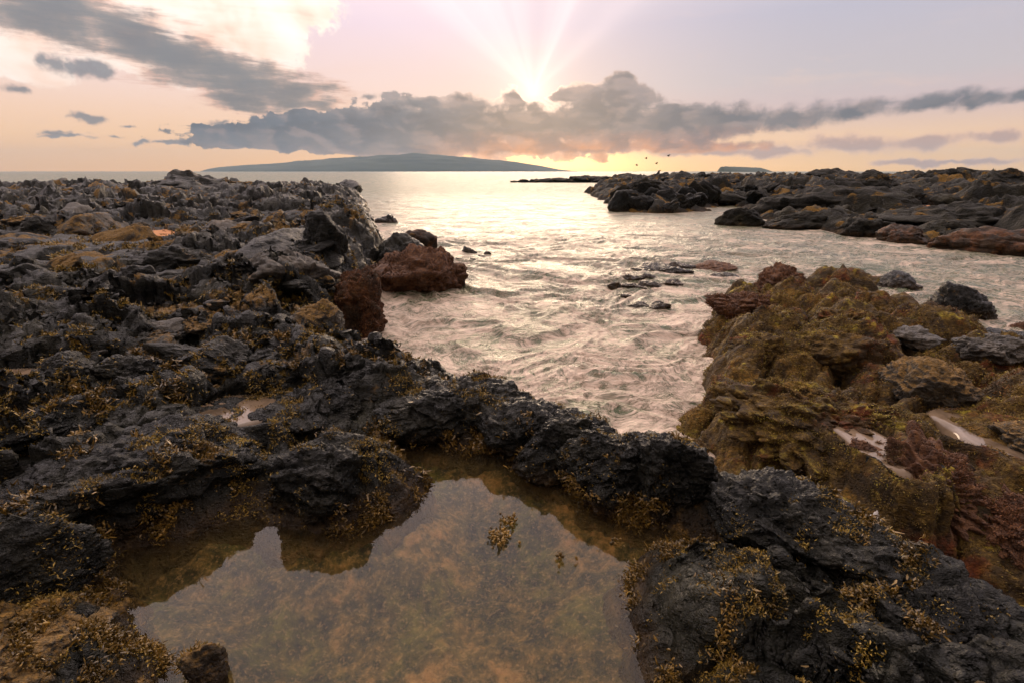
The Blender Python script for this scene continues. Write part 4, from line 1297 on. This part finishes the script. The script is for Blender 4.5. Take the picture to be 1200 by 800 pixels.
# the main bank
bank = [(330, 160, 120, 16, 0), (420, 155, 120, 24, 0), (500, 148, 110, 32, 0), (560, 150, 120, 36, 0), (620, 150, 110, 34, 0), (690, 146, 90, 42, 0), (730, 118, 42, 30, 0), (728, 98, 23, 17, 0), (603, 116, 20, 15, 0),
        (545, 124, 34, 16, 0), (790, 148, 100, 30, 0), (860, 142, 90, 20, -3), (940, 138, 90, 18, -4), (1010, 130, 60, 13, -8), (1085, 121, 70, 12, -10), (1150, 116, 50, 12, -8), (1205, 110, 40, 11, -8),
        (255, 164, 40, 9, 0), (660, 112, 26, 12, 0), (690, 110, 24, 12, 0), (500, 122, 24, 10, 0), (348, 140, 20, 10, 0), (640, 172, 160, 10, 0), (800, 172, 110, 9, 0), (470, 175, 150, 9, 0)]


def bank_density(vec):
    a = ellipses(bank, vec)
    n1 = t.noise(vec, .55, 7, .6, .25)
    n2_ = t.sub(1.0, t.mul(t.m("ABSOLUTE", t.sub(t.noise(vec, .9, 6, .55), .5)), 3.0))
    return t.add(a, t.add(t.mul(t.sub(n1, .5), .95), t.add(t.mul(t.sub(n2_, .6), .2), t.add(t.mul(t.sub(.5, t.voro(vec, .62)), .42), t.mul(t.sub(t.noise(t.v("MULTIPLY", vec, (.09, .75, 1)), 1.0, 5, .6), .5), .9))))), n1


nvs = t.v("ADD", Q, t.v("MULTIPLY", nv, (2.2, 1.0, 0)))
c5, nb1 = bank_density(nvs)
nvs2 = t.v("MULTIPLY", nvs, (.5, 1.15, 1))
nlo = t.sub(t.noise(nvs2, .5, 3, .5, .2), t.mul(t.voro(nvs2, .7), .25))
nvo = t.v("ADD", nvs, t.v("SCALE", t.v("NORMALIZE", t.v("SUBTRACT", (SUN_AZ, SUN_EL + 4, 0), nvs)), .7))
nvo2 = t.v("MULTIPLY", nvo, (.5, 1.15, 1))
nb2 = t.sub(t.noise(nvo2, .5, 3, .5, .2), t.mul(t.voro(nvo2, .7), .25))
hole = ellipses([(622, 110, 13, 6, 0), (642, 106, 10, 5, -15)], nvs)
c5 = t.sub(c5, t.mul(t.step(hole, -.7, .8), 1.3))
k5 = t.step(c5, -.03, t.lin(AZ, 6, 30, .07, .75))
lit = t.step(t.sub(nlo, nb2), -.02, .20)
hgt = t.lin(t.add(EL, t.mul(t.sub(nb1, .5), 2.2)), 1.2, 7.0)
body = t.ramp(hgt, [(0.0, S(250, 170, 96)), (.16, S(220, 150, 104)), (.34, S(164, 130, 120)), (.50, S(122, 117, 120)), (.8, S(122, 120, 126)), (1.0, S(142, 134, 138))])
bodyc = t.ramp(hgt, [(0.0, S(166, 140, 126)), (.25, S(122, 119, 122)), (.55, S(102, 109, 120)), (1.0, S(120, 123, 132))])
body = t.mix(t.step(AZ, -12, 0), bodyc, body)
body = t.mix(t.mul(t.step(nlo, .42, .24), .5), body, S(88, 93, 104))
body = t.mix(t.mul(lit, .26), body, S(206, 176, 164))
rim = t.mul(t.step(c5, .55, .0), sunprox)
body = t.mix(1.0, body, t.mix(1.0, S(255, 214, 186), grey(t.add(t.mul(t.m("POWER", rim, 1.6), 1.6), t.mul(sunnear, .10))), "MULTIPLY"), "ADD")
sky = t.mix(k5, sky, body)

nish = t.new("ShaderNodeTexSky", sky_type="NISHITA")
nish.sun_disc = False; nish.sun_elevation = R(SUN_EL); nish.sun_rotation = R(SUN_AZ); nish.air_density = 1.2; nish.dust_density = 2.0
ten = t.mix(1.0, sky, (10.0, 10.0, 10.0, 1), "MULTIPLY")
hi = t.lin(t.mul(t.step(EL, 16, 42), t.step(t.sub(sp.outputs[1], t.mul(sp.outputs[0], .35)), -.25, .6, .12, 1.25)), 0, 1, 1.0, 2.6)  # added brightness in the unseen upper sky, strongest front left, lighting the rock tops
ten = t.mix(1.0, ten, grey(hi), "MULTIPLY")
ten = t.mix(t.step(EL, 30, 3), ten, t.mix(1.0, ten, (.575, .56, .56, 1), "MULTIPLY"))
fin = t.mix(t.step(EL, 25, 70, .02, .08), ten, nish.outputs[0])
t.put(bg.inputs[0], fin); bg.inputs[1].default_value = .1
w.cycles.sampling_method = "MANUAL"; w.cycles.sample_map_resolution = 1024

# ------------------------------------------------------------------ sun
sd = bpy.data.lights.new("sun", "SUN"); sd.energy = 1.25; sd.angle = R(30); sd.color = (1.0, .74, .50)
so = bpy.data.objects.new("sun", sd); COL.objects.link(so)
dirv = Vector((math.sin(R(SUN_AZ)) * math.cos(R(SUN_EL)), math.cos(R(SUN_AZ)) * math.cos(R(SUN_EL)), math.sin(R(SUN_EL))))
so.rotation_euler = dirv.to_track_quat("Z", "Y").to_euler()

# ------------------------------------------------------------------ render settings
vs = sc.view_settings
vs.view_transform = "Standard"; vs.look = "None"; vs.gamma = 1.0; vs.exposure = 0.98; vs.use_curve_mapping = False
sc.cycles.use_denoising = True
sc.cycles.use_adaptive_sampling = True; sc.cycles.adaptive_threshold = .02
sc.cycles.max_bounces = 6; sc.cycles.transparent_max_bounces = 8
sc.cycles.sample_clamp_indirect = 6
